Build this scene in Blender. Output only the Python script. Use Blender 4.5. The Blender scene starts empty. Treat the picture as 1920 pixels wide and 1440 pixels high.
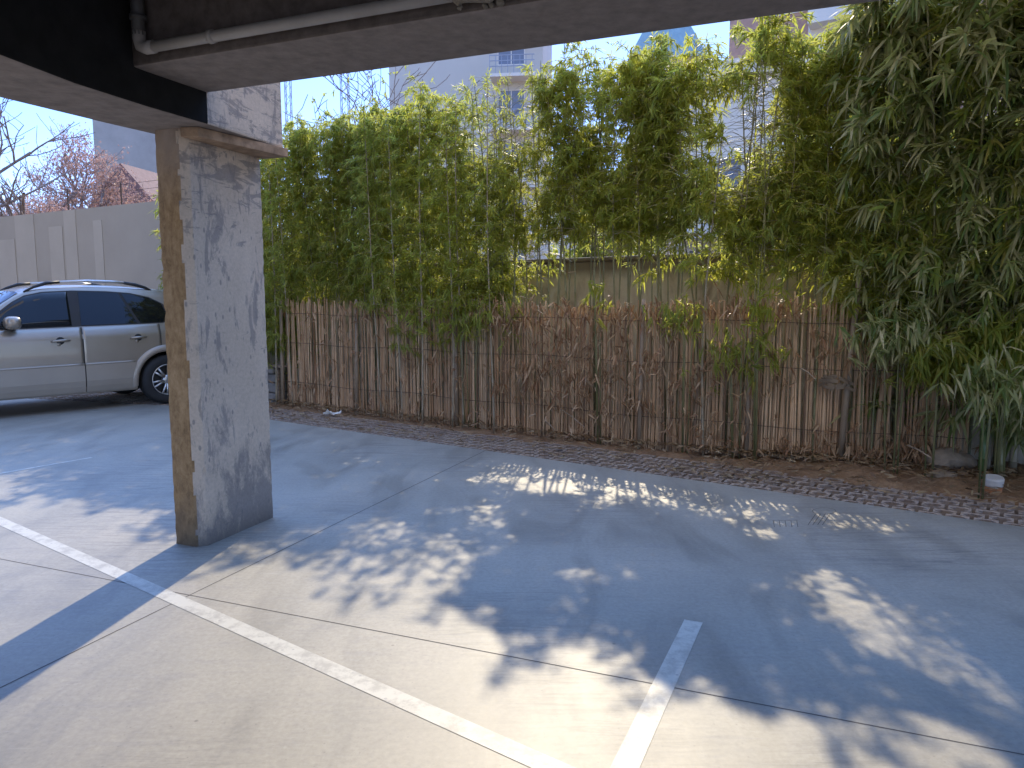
import bpy, bmesh, math, random
import numpy as np
from mathutils import Vector, Matrix
random.seed(11); RNG = np.random.default_rng(7)
S = bpy.context.scene
COL = S.collection
R = math.radians

# ------------------------------------------------------------------ helpers
class MB:
    """collects geometry for ONE mesh object"""
    def __init__(s): s.v=[]; s.f=[]; s.m=[]
    def add(s, vs, fs, m=0):
        o=len(s.v); s.v.extend([tuple(p) for p in vs])
        s.f.extend([tuple(i+o for i in f) for f in fs]); s.m.extend([m]*len(fs))
    def box(s, lo, hi, m=0, fr=None):
        x0,y0,z0=lo; x1,y1,z1=hi
        vs=[(x0,y0,z0),(x1,y0,z0),(x1,y1,z0),(x0,y1,z0),(x0,y0,z1),(x1,y0,z1),(x1,y1,z1),(x0,y1,z1)]
        if fr: vs=[fr(*p) for p in vs]
        s.add(vs,[(0,3,2,1),(4,5,6,7),(0,1,5,4),(1,2,6,5),(2,3,7,6),(3,0,4,7)],m)
    def prism(s, poly, z0, z1, m=0):
        if not hasattr(z0,'__len__') and sum(poly[i][0]*poly[(i+1)%len(poly)][1]-poly[(i+1)%len(poly)][0]*poly[i][1] for i in range(len(poly)))<0: poly=list(reversed(poly))
        n=len(poly); z0s=z0 if hasattr(z0,'__len__') else [z0]*n; z1s=z1 if hasattr(z1,'__len__') else [z1]*n
        vs=[(p[0],p[1],a) for p,a in zip(poly,z0s)]+[(p[0],p[1],a) for p,a in zip(poly,z1s)]
        s.add(vs,[tuple(range(n-1,-1,-1)),tuple(range(n,2*n))]+[(i,(i+1)%n,n+(i+1)%n,n+i) for i in range(n)],m)
    def tube(s, pts, rad, n=6, m=0, cap=True):
        pts=[Vector(p) for p in pts]; k=len(pts)
        rad=rad if hasattr(rad,'__len__') else [rad]*k
        vs=[]; up=None
        for i,p in enumerate(pts):
            d=(pts[min(i+1,k-1)]-pts[max(i-1,0)])
            if d.length<1e-9: d=Vector((0,0,1))
            d.normalize()
            if up is None:
                up=d.orthogonal().normalized()
            else:
                up=(up-d*up.dot(d)); up=up.normalized() if up.length>1e-6 else d.orthogonal().normalized()
            w=d.cross(up)
            for j in range(n):
                a=2*math.pi*j/n
                vs.append(p+(up*math.cos(a)+w*math.sin(a))*rad[i])
        fs=[(i*n+j,i*n+(j+1)%n,(i+1)*n+(j+1)%n,(i+1)*n+j) for i in range(k-1) for j in range(n)]
        if cap: fs+= [tuple(range(n-1,-1,-1)), tuple((k-1)*n+j for j in range(n))]
        s.add(vs,fs,m)
    def build(s, name, mats, parent=None, smooth=False):
        me=bpy.data.meshes.new(name); me.from_pydata(s.v,[],s.f)
        mats=mats if isinstance(mats,(list,tuple)) else [mats]
        for mm in mats: me.materials.append(mm)
        if len(mats)>1: me.polygons.foreach_set('material_index',s.m)
        if smooth: me.polygons.foreach_set('use_smooth',[True]*len(me.polygons))
        me.update()
        o=bpy.data.objects.new(name,me); COL.objects.link(o)
        if parent is not None: o.parent=parent
        return o

def tag(o,label=None,cat=None,group=None,kind=None):
    if label: o['label']=label
    if cat: o['category']=cat
    if group: o['group']=group
    if kind: o['kind']=kind
    return o
def empty(name,loc=(0,0,0),rz=0):
    o=bpy.data.objects.new(name,None); COL.objects.link(o); o.location=loc; o.rotation_euler=(0,0,rz); o.empty_display_size=.1
    return o
def bevel(o,w=.01,seg=2):
    m=o.modifiers.new('bev','BEVEL'); m.width=w; m.segments=seg; m.limit_method='ANGLE'; m.angle_limit=R(40); return o

# camera constants (phone held at 1.45 m, pitched 6.5 degrees down)
CF=1387.; CH=1.45; CP=R(6.46)
def ray(u,v):
    x=(u-960)/CF; y=-(v-720)/CF
    return Vector((x, math.cos(CP)+y*math.sin(CP), -math.sin(CP)+y*math.cos(CP)))
def gp(u,v,z=0.):
    r=ray(u,v); t=(z-CH)/r.z; return Vector((r.x*t,r.y*t,z))
def dp(u,v,Y):
    r=ray(u,v); t=Y/r.y; return Vector((r.x*t,Y,CH+r.z*t))
# boundary frame: s runs along the kerb to the right, n away from the camera
KA=R(-34.5); KS=Vector((math.cos(KA),math.sin(KA),0)); KN=Vector((-math.sin(KA),math.cos(KA),0))
def K(s,n,z=0.): return KS*s+KN*n+Vector((0,0,z))
ROW=6.95
def hp(u,v,n=ROW):
    r=ray(u,v); t=n/(r.x*KN.x+r.y*KN.y); p=Vector((r.x*t,r.y*t,CH+r.z*t)); return p.dot(KS),p.z
SUN_EL=R(38.5); SUN_AZ=R(6.4)        # azimuth clockwise from +Y
SD=Vector((math.sin(SUN_AZ),math.cos(SUN_AZ),0))

# ------------------------------------------------------------------ materials
def mat(name): 
    m=bpy.data.materials.new(name); m.use_nodes=True; nt=m.node_tree
    for n in list(nt.nodes): nt.nodes.remove(n)
    return m,nt
class NT:
    def __init__(s,nt): s.nt=nt; s.out=nt.nodes.new('ShaderNodeOutputMaterial')
    def n(s,t,**k):
        x=s.nt.nodes.new(t)
        for a,b in k.items():
            if a.startswith('i_'):
                key=a[2:]; key=int(key) if key.isdigit() else key.replace('_',' ')
                if isinstance(b,bpy.types.NodeSocket): s.nt.links.new(b,x.inputs[key])
                else: x.inputs[key].default_value=b
            else: setattr(x,a,b)
        return x
    def link(s,a,b): s.nt.links.new(a,b)
    def coord(s,kind='Object',scale=(1,1,1),rot=(0,0,0)):
        c=s.n('ShaderNodeTexCoord'); m=s.n('ShaderNodeMapping',i_Vector=c.outputs[kind],i_Scale=scale,i_Rotation=rot); return m.outputs[0]
    def noise(s,vec,scale,detail=4,rough=.55,dist=0):
        return s.n('ShaderNodeTexNoise',i_Vector=vec,i_Scale=scale,i_Detail=detail,i_Roughness=rough,i_Distortion=dist).outputs[0]
    def ramp(s,fac,stops,interp='LINEAR'):
        r=s.n('ShaderNodeValToRGB',i_0=fac); e=r.color_ramp; e.interpolation=interp
        while len(e.elements)<len(stops): e.elements.new(.5)
        for el,(p,c) in zip(e.elements,stops):
            el.position=p; el.color=(c,c,c,1) if not hasattr(c,'__len__') else (*c[:3],1)
        return r.outputs[0]
    def mix(s,f,a,b,mode='MIX'):
        m=s.n('ShaderNodeMix',data_type='RGBA',blend_type=mode)
        for i,x in ((0,f),(6,a),(7,b)):
            if isinstance(x,bpy.types.NodeSocket): s.link(x,m.inputs[i])
            elif i==0: m.inputs[0].default_value=x
            else: m.inputs[i].default_value=(*x[:3],1)
        return m.outputs[2]
    def math(s,op,a,b=0.):
        m=s.n('ShaderNodeMath',operation=op)
        for i,x in ((0,a),(1,b)):
            if isinstance(x,bpy.types.NodeSocket): s.link(x,m.inputs[i])
            else: m.inputs[i].default_value=x
        return m.outputs[0]
    def bsdf(s,color,rough=.7,metal=0.,bump=None,bstr=.3,bdist=.01,spec=.5,coat=0.,out=True):
        b=s.n('ShaderNodeBsdfPrincipled')
        for k,x in (('Base Color',color),('Roughness',rough),('Metallic',metal),('Specular IOR Level',spec),('Coat Weight',coat)):
            if isinstance(x,bpy.types.NodeSocket): s.link(x,b.inputs[k])
            elif k=='Base Color': b.inputs[k].default_value=(*x[:3],1)
            else: b.inputs[k].default_value=x
        if bump is not None:
            bp=s.n('ShaderNodeBump',i_Height=bump,i_Strength=bstr,i_Distance=bdist); s.link(bp.outputs[0],b.inputs['Normal'])
        if out: s.link(b.outputs[0],s.out.inputs[0])
        return b

def simple(name,color,rough=.7,metal=0.,var=.25,scale=6,bump=.15,bdist=.005,coat=0.,spec=.5,coord='Object',cs=(1,1,1)):
    m,nt=mat(name); t=NT(nt); v=t.coord(coord,cs); n=t.noise(v,scale,6,.6)
    lo=tuple(c*(1-var) for c in color); hi=tuple(min(1,c*(1+var)) for c in color)
    c=t.ramp(n,[(.3,lo),(.7,hi)])
    t.bsdf(c,rough,metal,bump=n if bump else None,bstr=bump,bdist=bdist,coat=coat,spec=spec)
    return m

def island(name,cols,rough=.6,noise_scale=30,nvar=.3,objvar=True,stretch=(1,1,1),bump=.2):
    """colour picked per loose piece"""
    m,nt=mat(name); t=NT(nt)
    g=t.n('ShaderNodeNewGeometry'); k=len(cols)
    c=t.ramp(g.outputs['Random Per Island'],[((i+.0)/k,cc) for i,cc in enumerate(cols)],'LINEAR')
    v=t.coord('Object',stretch); n=t.noise(v,noise_scale,4,.6)
    d=t.ramp(n,[(.25,1-nvar),(.75,1+nvar*.6)])
    c2=t.mix(1.,c,d,'MULTIPLY')
    t.bsdf(c2,rough,bump=n,bstr=bump,bdist=.004)
    return m

def leafmat(name,cols,trans=.45,tcol=(.42,.42,.06),patch=None):
    m,nt=mat(name); t=NT(nt)
    g=t.n('ShaderNodeNewGeometry'); k=len(cols)
    c=t.ramp(g.outputs['Random Per Island'],[(i/k,cc) for i,cc in enumerate(cols)])
    if patch:
        n=t.noise(t.coord('Object'),2.2,2,.5)
        f=t.ramp(n,[(.55,0.),(.70,.75)])
        c=t.mix(f,c,patch)
    b=t.bsdf(c,.5,spec=.3,out=False)
    tc=t.mix(.6,c,tcol)
    tr=t.n('ShaderNodeBsdfTranslucent'); t.link(tc,tr.inputs[0])
    mx=t.n('ShaderNodeMixShader',i_0=trans); t.link(b.outputs[0],mx.inputs[1]); t.link(tr.outputs[0],mx.inputs[2])
    t.link(mx.outputs[0],t.out.inputs[0])
    return m

def concrete_floor():
    m,nt=mat('trowelled_concrete'); t=NT(nt); v=t.coord('Object')
    big=t.noise(v,.7,5,.6,.4); med=t.noise(t.coord('Object',(1,.35,1),(0,0,R(-25))),2.6,7,.62,.8); fine=t.noise(v,45,4,.7)
    c=t.ramp(big,[(.25,(.285,.268,.228)),(.5,(.345,.32,.268)),(.75,(.395,.36,.298))])
    d=t.ramp(med,[(.25,.66),(.5,1.0),(.75,1.14)])
    c=t.mix(1.,c,d,'MULTIPLY')
    # scuffed darker streaks
    st=t.noise(t.coord('Object',(1.3,9,1),(0,0,R(-35))),1.6,8,.7,1.5)
    sf=t.ramp(st,[(.53,0.),(.72,.55)])
    c=t.mix(sf,c,(.26,.25,.24))
    d2=t.ramp(fine,[(.28,.84),(.7,1.09)]); c=t.mix(1.,c,d2,'MULTIPLY')
    sc2=t.noise(t.coord('Object',(.8,6,1),(0,0,R(40))),3.4,9,.78,2.2); c=t.mix(t.ramp(sc2,[(.60,0.),(.68,.35)]),c,(.47,.45,.41))
    sc3=t.noise(t.coord('Object',(1,1,1),(0,0,R(15))),5.5,9,.75,1.2); c=t.mix(t.ramp(sc3,[(.58,0.),(.72,.40)]),c,(.24,.23,.22))
    w4=t.noise(v,.55,3,.5); s4=t.noise(t.coord('Object',(1.2,14,1),(0,0,R(-62))),2.2,9,.75,.8)
    c=t.mix(t.math('MULTIPLY',t.ramp(w4,[(.48,0.),(.60,1.)]),t.ramp(s4,[(.47,0.),(.62,.62)])),c,(.14,.135,.13))
    pv=t.n('ShaderNodeTexVoronoi',i_Vector=v,i_Scale=26); c=t.mix(t.ramp(pv.outputs['Distance'],[(.05,.5),(.12,0.)]),c,(.17,.16,.15))
    # dark spots
    vo=t.n('ShaderNodeTexVoronoi',i_Vector=v,i_Scale=3.1); sp=t.ramp(vo.outputs['Distance'],[(.012,.6),(.03,0.)])
    c=t.mix(sp,c,(.12,.11,.10))
    r=t.ramp(med,[(.2,.42),(.8,.62)])
    h=t.math('ADD',t.math('MULTIPLY',med,.6),t.math('MULTIPLY',fine,.12))
    t.bsdf(c,r,bump=h,bstr=.18,bdist=.012,spec=.5)
    return m
def line_paint():
    m,nt=mat('worn_white_line_paint'); t=NT(nt); v=t.coord('Object')
    n=t.noise(v,9,8,.75); f=t.ramp(n,[(.46,0.),(.60,.8)])
    vo=t.n('ShaderNodeTexVoronoi',i_Vector=v,i_Scale=16); sp=t.ramp(vo.outputs['Distance'],[(.07,.7),(.13,0.)])
    c=t.mix(f,(.56,.54,.47),(.36,.34,.295)); c=t.mix(sp,c,(.30,.29,.28))
    t.bsdf(c,.5,bump=n,bstr=.1); return m
def column_paint():
    m,nt=mat('peeling_grey_column_paint'); t=NT(nt)
    v=t.coord('Object'); vs=t.coord('Object',(1,1,.32)); vh=t.coord('Object',(.55,.55,1.9))
    base=t.noise(v,2.2,5,.6); c=t.ramp(base,[(.3,(.57,.45,.335)),(.7,(.69,.555,.425))])
    sep=t.n('ShaderNodeSeparateXYZ',i_0=t.n('ShaderNodeTexCoord').outputs['Object'])
    z=sep.outputs[2]
    streak=t.noise(vs,10.5,7,.68,.6); chips=t.noise(vh,8.5,8,.7,.9)
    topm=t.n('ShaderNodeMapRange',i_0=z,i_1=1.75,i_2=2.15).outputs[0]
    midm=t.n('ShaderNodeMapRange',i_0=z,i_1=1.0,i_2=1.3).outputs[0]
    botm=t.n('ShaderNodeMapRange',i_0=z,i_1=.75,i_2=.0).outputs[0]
    f1=t.ramp(t.math('ADD',streak,t.math('MULTIPLY',midm,.03)),[(.575,0.),(.63,.7)])
    f2=t.ramp(t.math('ADD',chips,t.math('MULTIPLY',t.math('SUBTRACT',topm,1.),.12)),[(.505,0.),(.56,.75)])
    big=t.noise(t.coord('Object',(1,1,.5)),4.6,9,.78,.3)
    f3=t.ramp(t.math('ADD',big,t.math('MULTIPLY',botm,.20)),[(.555,0.),(.66,.8)])
    vo=t.n('ShaderNodeTexVoronoi',i_Vector=t.coord('Object',(1,1,.5)),i_Scale=17); f4=t.ramp(vo.outputs['Distance'],[(.10,.8),(.17,0.)])
    dark=t.mix(base,(.20,.175,.16),(.34,.29,.26))
    for f in (f1,f2,f3,f4): c=t.mix(f,c,dark)
    fine=t.noise(v,60,4,.7); c=t.mix(1.,c,t.ramp(fine,[(.3,.86),(.7,1.08)]),'MULTIPLY')
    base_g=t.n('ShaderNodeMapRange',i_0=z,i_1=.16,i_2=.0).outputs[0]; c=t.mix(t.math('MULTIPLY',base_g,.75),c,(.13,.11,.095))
    hh=t.math('SUBTRACT',fine,t.math('MULTIPLY',t.math('ADD',f2,f3),1.2))
    t.bsdf(c,.75,bump=hh,bstr=.35,bdist=.004); return m
def column_bare():  # brown mixes formwork stain with warm light bounced off the floor
    m,nt=mat('brown_stained_concrete'); t=NT(nt); v=t.coord('Object',(1,1,.25)); n=t.noise(v,9,8,.72,.5); n2=t.noise(t.coord('Object'),2.0,5,.6)
    n3=t.noise(t.coord('Object',(1,1,.7)),22,8,.75,.3); n=t.math('ADD',t.math('MULTIPLY',n,.45),t.math('MULTIPLY',n3,.55)); c=t.ramp(n,[(.36,(.15,.085,.035)),(.5,(.35,.215,.10)),(.64,(.50,.33,.17))])
    sep=t.n('ShaderNodeSeparateXYZ',i_0=t.n('ShaderNodeTexCoord').outputs['Object'])
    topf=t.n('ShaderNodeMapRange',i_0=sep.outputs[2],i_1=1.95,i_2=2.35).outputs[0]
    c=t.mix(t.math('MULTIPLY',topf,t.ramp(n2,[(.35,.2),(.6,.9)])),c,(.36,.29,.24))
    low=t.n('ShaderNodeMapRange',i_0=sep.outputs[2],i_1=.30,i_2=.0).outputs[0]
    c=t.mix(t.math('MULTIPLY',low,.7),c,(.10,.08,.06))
    f=t.ramp(n2,[(.58,0.),(.72,.7)]); c=t.mix(f,c,(.16,.11,.07))
    t.bsdf(c,.85,bump=n,bstr=.5,bdist=.006); return m
def dirt():
    m,nt=mat('brown_earth'); t=NT(nt); v=t.coord('Object'); n=t.noise(v,4,8,.7); n2=t.noise(v,28,6,.7)
    c=t.ramp(n,[(.3,(.19,.11,.06)),(.7,(.38,.245,.14))]); c=t.mix(1.,c,t.ramp(n2,[(.3,.7),(.7,1.2)]),'MULTIPLY')
    t.bsdf(c,.95,bump=n2,bstr=.8,bdist=.02,spec=.2); return m
def paver():
    m,nt=mat('weathered_paver_concrete'); t=NT(nt); v=t.coord('Object'); n=t.noise(v,2.5,6,.65); n2=t.noise(v,40,5,.7)
    c=t.ramp(n,[(.3,(.28,.205,.155)),(.55,(.39,.31,.245)),(.75,(.42,.30,.20))]); c=t.mix(1.,c,t.ramp(n2,[(.3,.75),(.7,1.15)]),'MULTIPLY')
    t.bsdf(c,.9,bump=n2,bstr=.5,bdist=.006); return m
def wall_plaster():
    m,nt=mat('stained_bare_plaster'); t=NT(nt); n=t.noise(t.coord('Object',(1,1,.6)),3,7,.68,.4); n2=t.noise(t.coord('Object'),35,4,.7)
    c=t.ramp(n,[(.3,(.28,.20,.14)),(.48,(.62,.50,.36)),(.58,(.70,.60,.45)),(.75,(.42,.34,.26))])
    sep=t.n('ShaderNodeSeparateXYZ',i_0=t.n('ShaderNodeTexCoord').outputs['Object'])
    f=t.n('ShaderNodeMapRange',i_0=sep.outputs[2],i_1=1.68,i_2=1.8).outputs[0]
    c=t.mix(t.math('MULTIPLY',f,.8),c,(.17,.125,.10))
    t.bsdf(c,.9,bump=n2,bstr=.5,bdist=.01); return m

M={}
M['floor']=concrete_floor(); M['line']=line_paint(); M['colp']=column_paint(); M['colb']=column_bare()
M['dirt']=dirt(); M['paver']=paver(); M['plaster']=wall_plaster()
M['joint']=simple('dark_joint_filler',(.075,.07,.066),.8,0,.2,8)
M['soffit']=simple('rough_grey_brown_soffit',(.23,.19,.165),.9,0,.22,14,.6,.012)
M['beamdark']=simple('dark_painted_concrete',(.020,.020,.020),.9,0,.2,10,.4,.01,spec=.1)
M['beamouter']=simple('white_render_facade',(.74,.70,.64),.85,0,.2,5,.4,.01)
M['ledge']=simple('rough_brown_edge',(.115,.09,.075),.9,0,.35,16,.6,.01)
M['ledgewood']=simple('brown_stained_ledge',(.36,.24,.15),.9,0,.4,14,.6,.01)
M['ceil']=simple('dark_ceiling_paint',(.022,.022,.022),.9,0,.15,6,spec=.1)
M['pvc']=simple('dusty_white_pvc',(.34,.305,.27),.5,0,.12,7,.05)
M['pvcdark']=simple('dark_grey_pipe',(.075,.072,.07),.6,0,.15,7,.05)
M['foam']=simple('yellowed_foam',(.20,.17,.13),.9,0,.4,22,1.,.02)
M['greywall']=simple('grey_painted_wall',(.37,.33,.27),.8,0,.06,1.2,.1)
M['cane']=island('dry_cane',[(.26,.14,.065),(.62,.40,.23),(.38,.21,.105),(.72,.50,.30),(.48,.29,.155),(.66,.46,.28),(.17,.095,.05),(.55,.35,.20)],.55,14,.35,stretch=(1,1,.35))
M['cane_post']=simple('grey_brown_cane',(.30,.225,.155),.55,0,.3,8,.2,cs=(1,1,.3))
M['wire']=simple('rusty_wire',(.12,.08,.06),.6,.5,.2,10)
M['culm']=island('olive_bamboo_stem',[(.20,.19,.07),(.28,.235,.11),(.15,.16,.06),(.33,.27,.15)],.4,18,.3,stretch=(1,1,.4))
M['culm_green']=simple('green_bamboo_stem',(.105,.17,.055),.35,0,.2,6,.05,cs=(1,1,.4))
M['culm_dry']=simple('dry_bamboo_stem',(.30,.25,.17),.5,0,.25,8,.1,cs=(1,1,.4))
M['leaf']=leafmat('bamboo_leaf',[(.085,.135,.035),(.12,.18,.045),(.18,.23,.055),(.10,.16,.04),(.28,.28,.075),(.14,.20,.055),(.37,.32,.10)],.58,(.86,.88,.15))
M['leaf_yel']=leafmat('yellow_green_leaf',[(.10,.16,.04),(.30,.29,.06),(.13,.19,.05),(.40,.34,.08),(.16,.22,.05),(.11,.17,.045),(.25,.26,.06)],.60,(.90,.90,.12))
M['leaf_pale']=leafmat('greyish_bamboo_leaf',[(.06,.12,.035),(.085,.145,.045),(.27,.265,.14),(.10,.165,.05),(.55,.50,.32),(.12,.175,.06),(.34,.32,.17)],.42,(.75,.78,.17),patch=(.46,.41,.25))
M['leaf_dry']=leafmat('dead_leaf',[(.27,.14,.07),(.40,.25,.14),(.52,.38,.24),(.31,.16,.08),(.20,.11,.06),(.47,.32,.19)],.2,(.35,.22,.10))
M['litter']=leafmat('fallen_leaf',[(.30,.22,.12),(.22,.13,.07),(.38,.29,.17),(.16,.09,.05),(.28,.19,.10)],.1,(.35,.25,.12))
M['bark']=simple('grey_bark',(.27,.22,.20),.9,0,.3,12,.5,.01)
M['rust_leaf']=leafmat('russet_dry_foliage',[(.40,.23,.18),(.50,.32,.27),(.33,.19,.15),(.56,.40,.35)],.4,(.65,.40,.30))
M['stone']=simple('grey_block_stone',(.24,.22,.20),.9,0,.3,9,.6,.01)
M['rock']=simple('brown_concrete_rubble',(.30,.235,.17),.95,0,.35,9,.8,.02)
M['wood']=simple('old_timber',(.26,.20,.15),.8,0,.3,7,.3,cs=(1,1,6))
M['terracotta']=simple('orange_pipe_plastic',(.50,.20,.085),.5,0,.12,8,.05)
M['whitecap']=simple('white_plastic_cap',(.62,.58,.53),.5,0,.1,8,.05)
M['paper']=simple('white_paper',(.72,.70,.66),.8,0,.08,8)

# ------------------------------------------------------------------ world, sun, camera
W=bpy.data.worlds.new('World'); S.world=W; W.use_nodes=True
wn=W.node_tree; bg=wn.nodes['Background']
sky=wn.nodes.new('ShaderNodeTexSky'); sky.sky_type='NISHITA'; sky.sun_disc=False
sky.sun_elevation=SUN_EL; sky.sun_rotation=SUN_AZ; sky.altitude=500; sky.air_density=1.0; sky.dust_density=.2; sky.ozone_density=1.6
cap=wn.nodes.new('ShaderNodeMix'); cap.data_type='RGBA'; cap.blend_type='MULTIPLY'; cap.inputs[0].default_value=1.
wn.links.new(sky.outputs[0],cap.inputs[6]); cap.inputs[7].default_value=(.78,.87,1.09,1)
tc=wn.nodes.new('ShaderNodeTexCoord'); sx=wn.nodes.new('ShaderNodeSeparateXYZ'); wn.links.new(tc.outputs['Generated'],sx.inputs[0])
mr=wn.nodes.new('ShaderNodeMapRange'); wn.links.new(sx.outputs[2],mr.inputs[0]); mr.inputs[1].default_value=.34; mr.inputs[2].default_value=.85
mc=wn.nodes.new('ShaderNodeMix'); mc.data_type='RGBA'; wn.links.new(mr.outputs[0],mc.inputs[0]); mc.inputs[6].default_value=(.82,.86,1.06,1); mc.inputs[7].default_value=(3.25,3.2,3.0,1)
sc=wn.nodes.new('ShaderNodeVectorMath'); sc.operation='MULTIPLY'; wn.links.new(cap.outputs[2],sc.inputs[0]); wn.links.new(mc.outputs[2],sc.inputs[1])
wn.links.new(sc.outputs[0],bg.inputs[0]); bg.inputs[1].default_value=.15
sl=bpy.data.lights.new('sun','SUN'); sl.energy=2.6; sl.angle=R(.5); sl.color=(1,.86,.62)
so=bpy.data.objects.new('sun',sl); COL.objects.link(so)
sdir=Vector((SD.x*math.cos(SUN_EL),SD.y*math.cos(SUN_EL),math.sin(SUN_EL)))
so.rotation_euler=sdir.to_track_quat('Z','Y').to_euler(); so.location=(4,30,26)
cd=bpy.data.cameras.new('camera'); co=bpy.data.objects.new('camera',cd); COL.objects.link(co)
cd.sensor_width=36; cd.lens=CF/1920*36; cd.clip_end=2000; cd.clip_start=.05
co.location=(0,0,CH); co.rotation_euler=(R(90)-CP,0,0); S.camera=co
S.view_settings.view_transform='Standard'; S.view_settings.look='None'; S.view_settings.gamma=1; S.view_settings.exposure=1.05
S.cycles.max_bounces=8; S.cycles.diffuse_bounces=4; S.cycles.glossy_bounces=3; S.cycles.transmission_bounces=4

# ------------------------------------------------------------------ ground
KERB=5.66
b=MB(); b.box((-400,-400,-.5),(400,700,-.075)); tag(b.build('ground',M['dirt']),kind='structure')
bend=Vector((-4.72,10.15,0)); bd=Vector((-1,.30,0)).normalized()      # the kerb bends left behind the column
p_far=bend+bd*16
b=MB(); b.prism([tuple(K(14,KERB)[:2]),tuple(bend[:2]),tuple(p_far[:2]),(-22,-16),(14,-16)],-.2,0.)
tag(b.build('pavement',M['floor']),kind='structure')
# saw-cut joints
def strip(p,q,w0,w1,z,name,m,seg=1):
    b=MB(); p=Vector(p);q=Vector(q); d=(q-p).normalized(); n=Vector((-d.y,d.x,0))
    b.add([p-n*w0/2+Vector((0,0,z)),q-n*w1/2+Vector((0,0,z)),q+n*w1/2+Vector((0,0,z)),p+n*w0/2+Vector((0,0,z))],[(0,1,2,3)])
    return tag(b.build(name,m),kind='structure')
a0=Vector((-2.888,4.035,0)); ad=(Vector((1.644,2.226,0))-a0).normalized()
strip(a0-ad*9,a0+ad*9,.0055,.0055,.0008,'pavement_joint',M['joint'])
b0=Vector((-.259,7.058,0)); bdv=(Vector((-1.927,2.637,0))-b0).normalized()
strip(b0,b0+bdv*9,.006,.006,.0009,'pavement_joint',M['joint'])
# painted parking lines
w0=gp(0,977); w1=gp(950,1401); wd=(w1-w0).normalized()
strip(w0-wd*3.2,w1+wd*4,.078,.086,.0016,'parking_line',M['line'])
q0=(gp(1283,1162)+gp(1318,1168))/2; q1=(gp(1143,1440)+gp(1200,1440))/2; qd=(q1-q0).normalized()
strip(q0,q0+qd*4.2,.082,.09,.0017,'parking_line',M['line'])
x0=gp(0,888); x1=gp(172,858); strip(x0-(x1-x0)*.6,x1,.05,.04,.0015,'parking_line',M['line'])
# pencil-like scribbles on the floor, two small marks
b=MB()
def fl(pts,w=.0035):
    for p,q in zip(pts[:-1],pts[1:]):
        P=gp(*p,.0008);Q=gp(*q,.0008); d=(Q-P); 
        if d.length<1e-6: continue
        d.normalize(); n=Vector((-d.y,d.x,0))*w/2
        b.add([P-n,Q-n,Q+n,P+n],[(0,1,2,3)])
fl([(1448,976),(1497,975)]); 
for i in range(5): fl([(1450+i*11,976),(1450+i*11+2,988)])
tag(b.build('pavement_scribble',M['joint']),kind='structure')
b=MB(); ring=[(1545+22*math.cos(a),958+6*math.sin(a)) for a in [i*math.pi/7 for i in range(15)]]; fl(ring)
for i in range(4): fl([(1530+i*9,963),(1515+i*9,984)],.004)
tag(b.build('pavement_scribble',M['joint']),kind='structure')

# pierced grass pavers: a slab sheet with lens shaped openings
def pavers(fr,L,Wd,cu=.165,cv=.128,z=-.012):
    b=MB(); nu=int(L/cu); nv=int(Wd/cv)
    hole=[(-.38,0),(-.16,.33),(.16,.33),(.38,0),(.16,-.33),(-.16,-.33)]
    for j in range(nv):
        off=(j%2)*.5
        for i in range(-1,nu):
            x=(i+off)*cu; y=j*cv
            dz=random.uniform(-.004,.004)
            g=.012
            out=[(g,cv/2),(g,cv-g),(cu/2,cv-g),(cu-g,cv-g),(cu-g,cv/2),(cu-g,g),(cu/2,g),(g,g)]
            hl=[(cu/2+hx*cu,cv/2+hy*cv) for hx,hy in hole]
            vs=[fr(x+px,y+py,z+dz) for px,py in out]+[fr(x+px,y+py,z+dz-.003) for px,py in hl]+[fr(x+px,y+py,z-.05) for px,py in hl]+[fr(x+px,y+py,z-.05) for px,py in out]
            fs=[(0,1,9,8),(1,2,9),(2,10,9),(2,3,10),(3,4,11,10),(4,5,12,11),(5,6,12),(6,13,12),(6,7,13),(7,0,8,13)]
            fs+=[(8+k,8+(k+1)%6,14+(k+1)%6,14+k) for k in range(6)]
            fs+=[(k,20+k,20+(k+1)%8,(k+1)%8) for k in range(8)]
            b.add(vs,fs)
    return b
tag(pavers(lambda x,y,z:K(-9.6+x,KERB+.012+y,z),13.5,.78).build('paving',M['paver']),kind='structure')
bn=Vector((-bd.y,bd.x,0)); bn=bn if bn.y>0 else -bn
tag(pavers(lambda x,y,z:bend+bd*(x+.25)+bn*(y+.03)+Vector((0,0,z)),8,2.3).build('paving',M['paver']),kind='structure')
# earth bank under the cane screen, rough, a little higher to the right
b=MB(); ns=150; nn=14; rr=np.random.default_rng(3)
def bank(s,k):
    t=k/(nn-1); n=KERB+.66+.14*math.sin(s*1.7)*.5+t*2.2 
    rise=.03+.07*max(0,min(1,(s+3.5)/3.))
    z=-.03+rise*min(1,t*5)+.012*math.sin(s*9+k*2.1)+rr.uniform(-.012,.012)
    if k==0: z=-.07
    return K(s,n,z)
b.add([bank(-10.5+16*i/(ns-1),k) for i in range(ns) for k in range(nn)],[(i*nn+k,(i+1)*nn+k,(i+1)*nn+k+1,i*nn+k+1) for i in range(ns-1) for k in range(nn-1)])
tag(b.build('earth_bank',M['dirt'],smooth=True),kind='structure')

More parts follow.
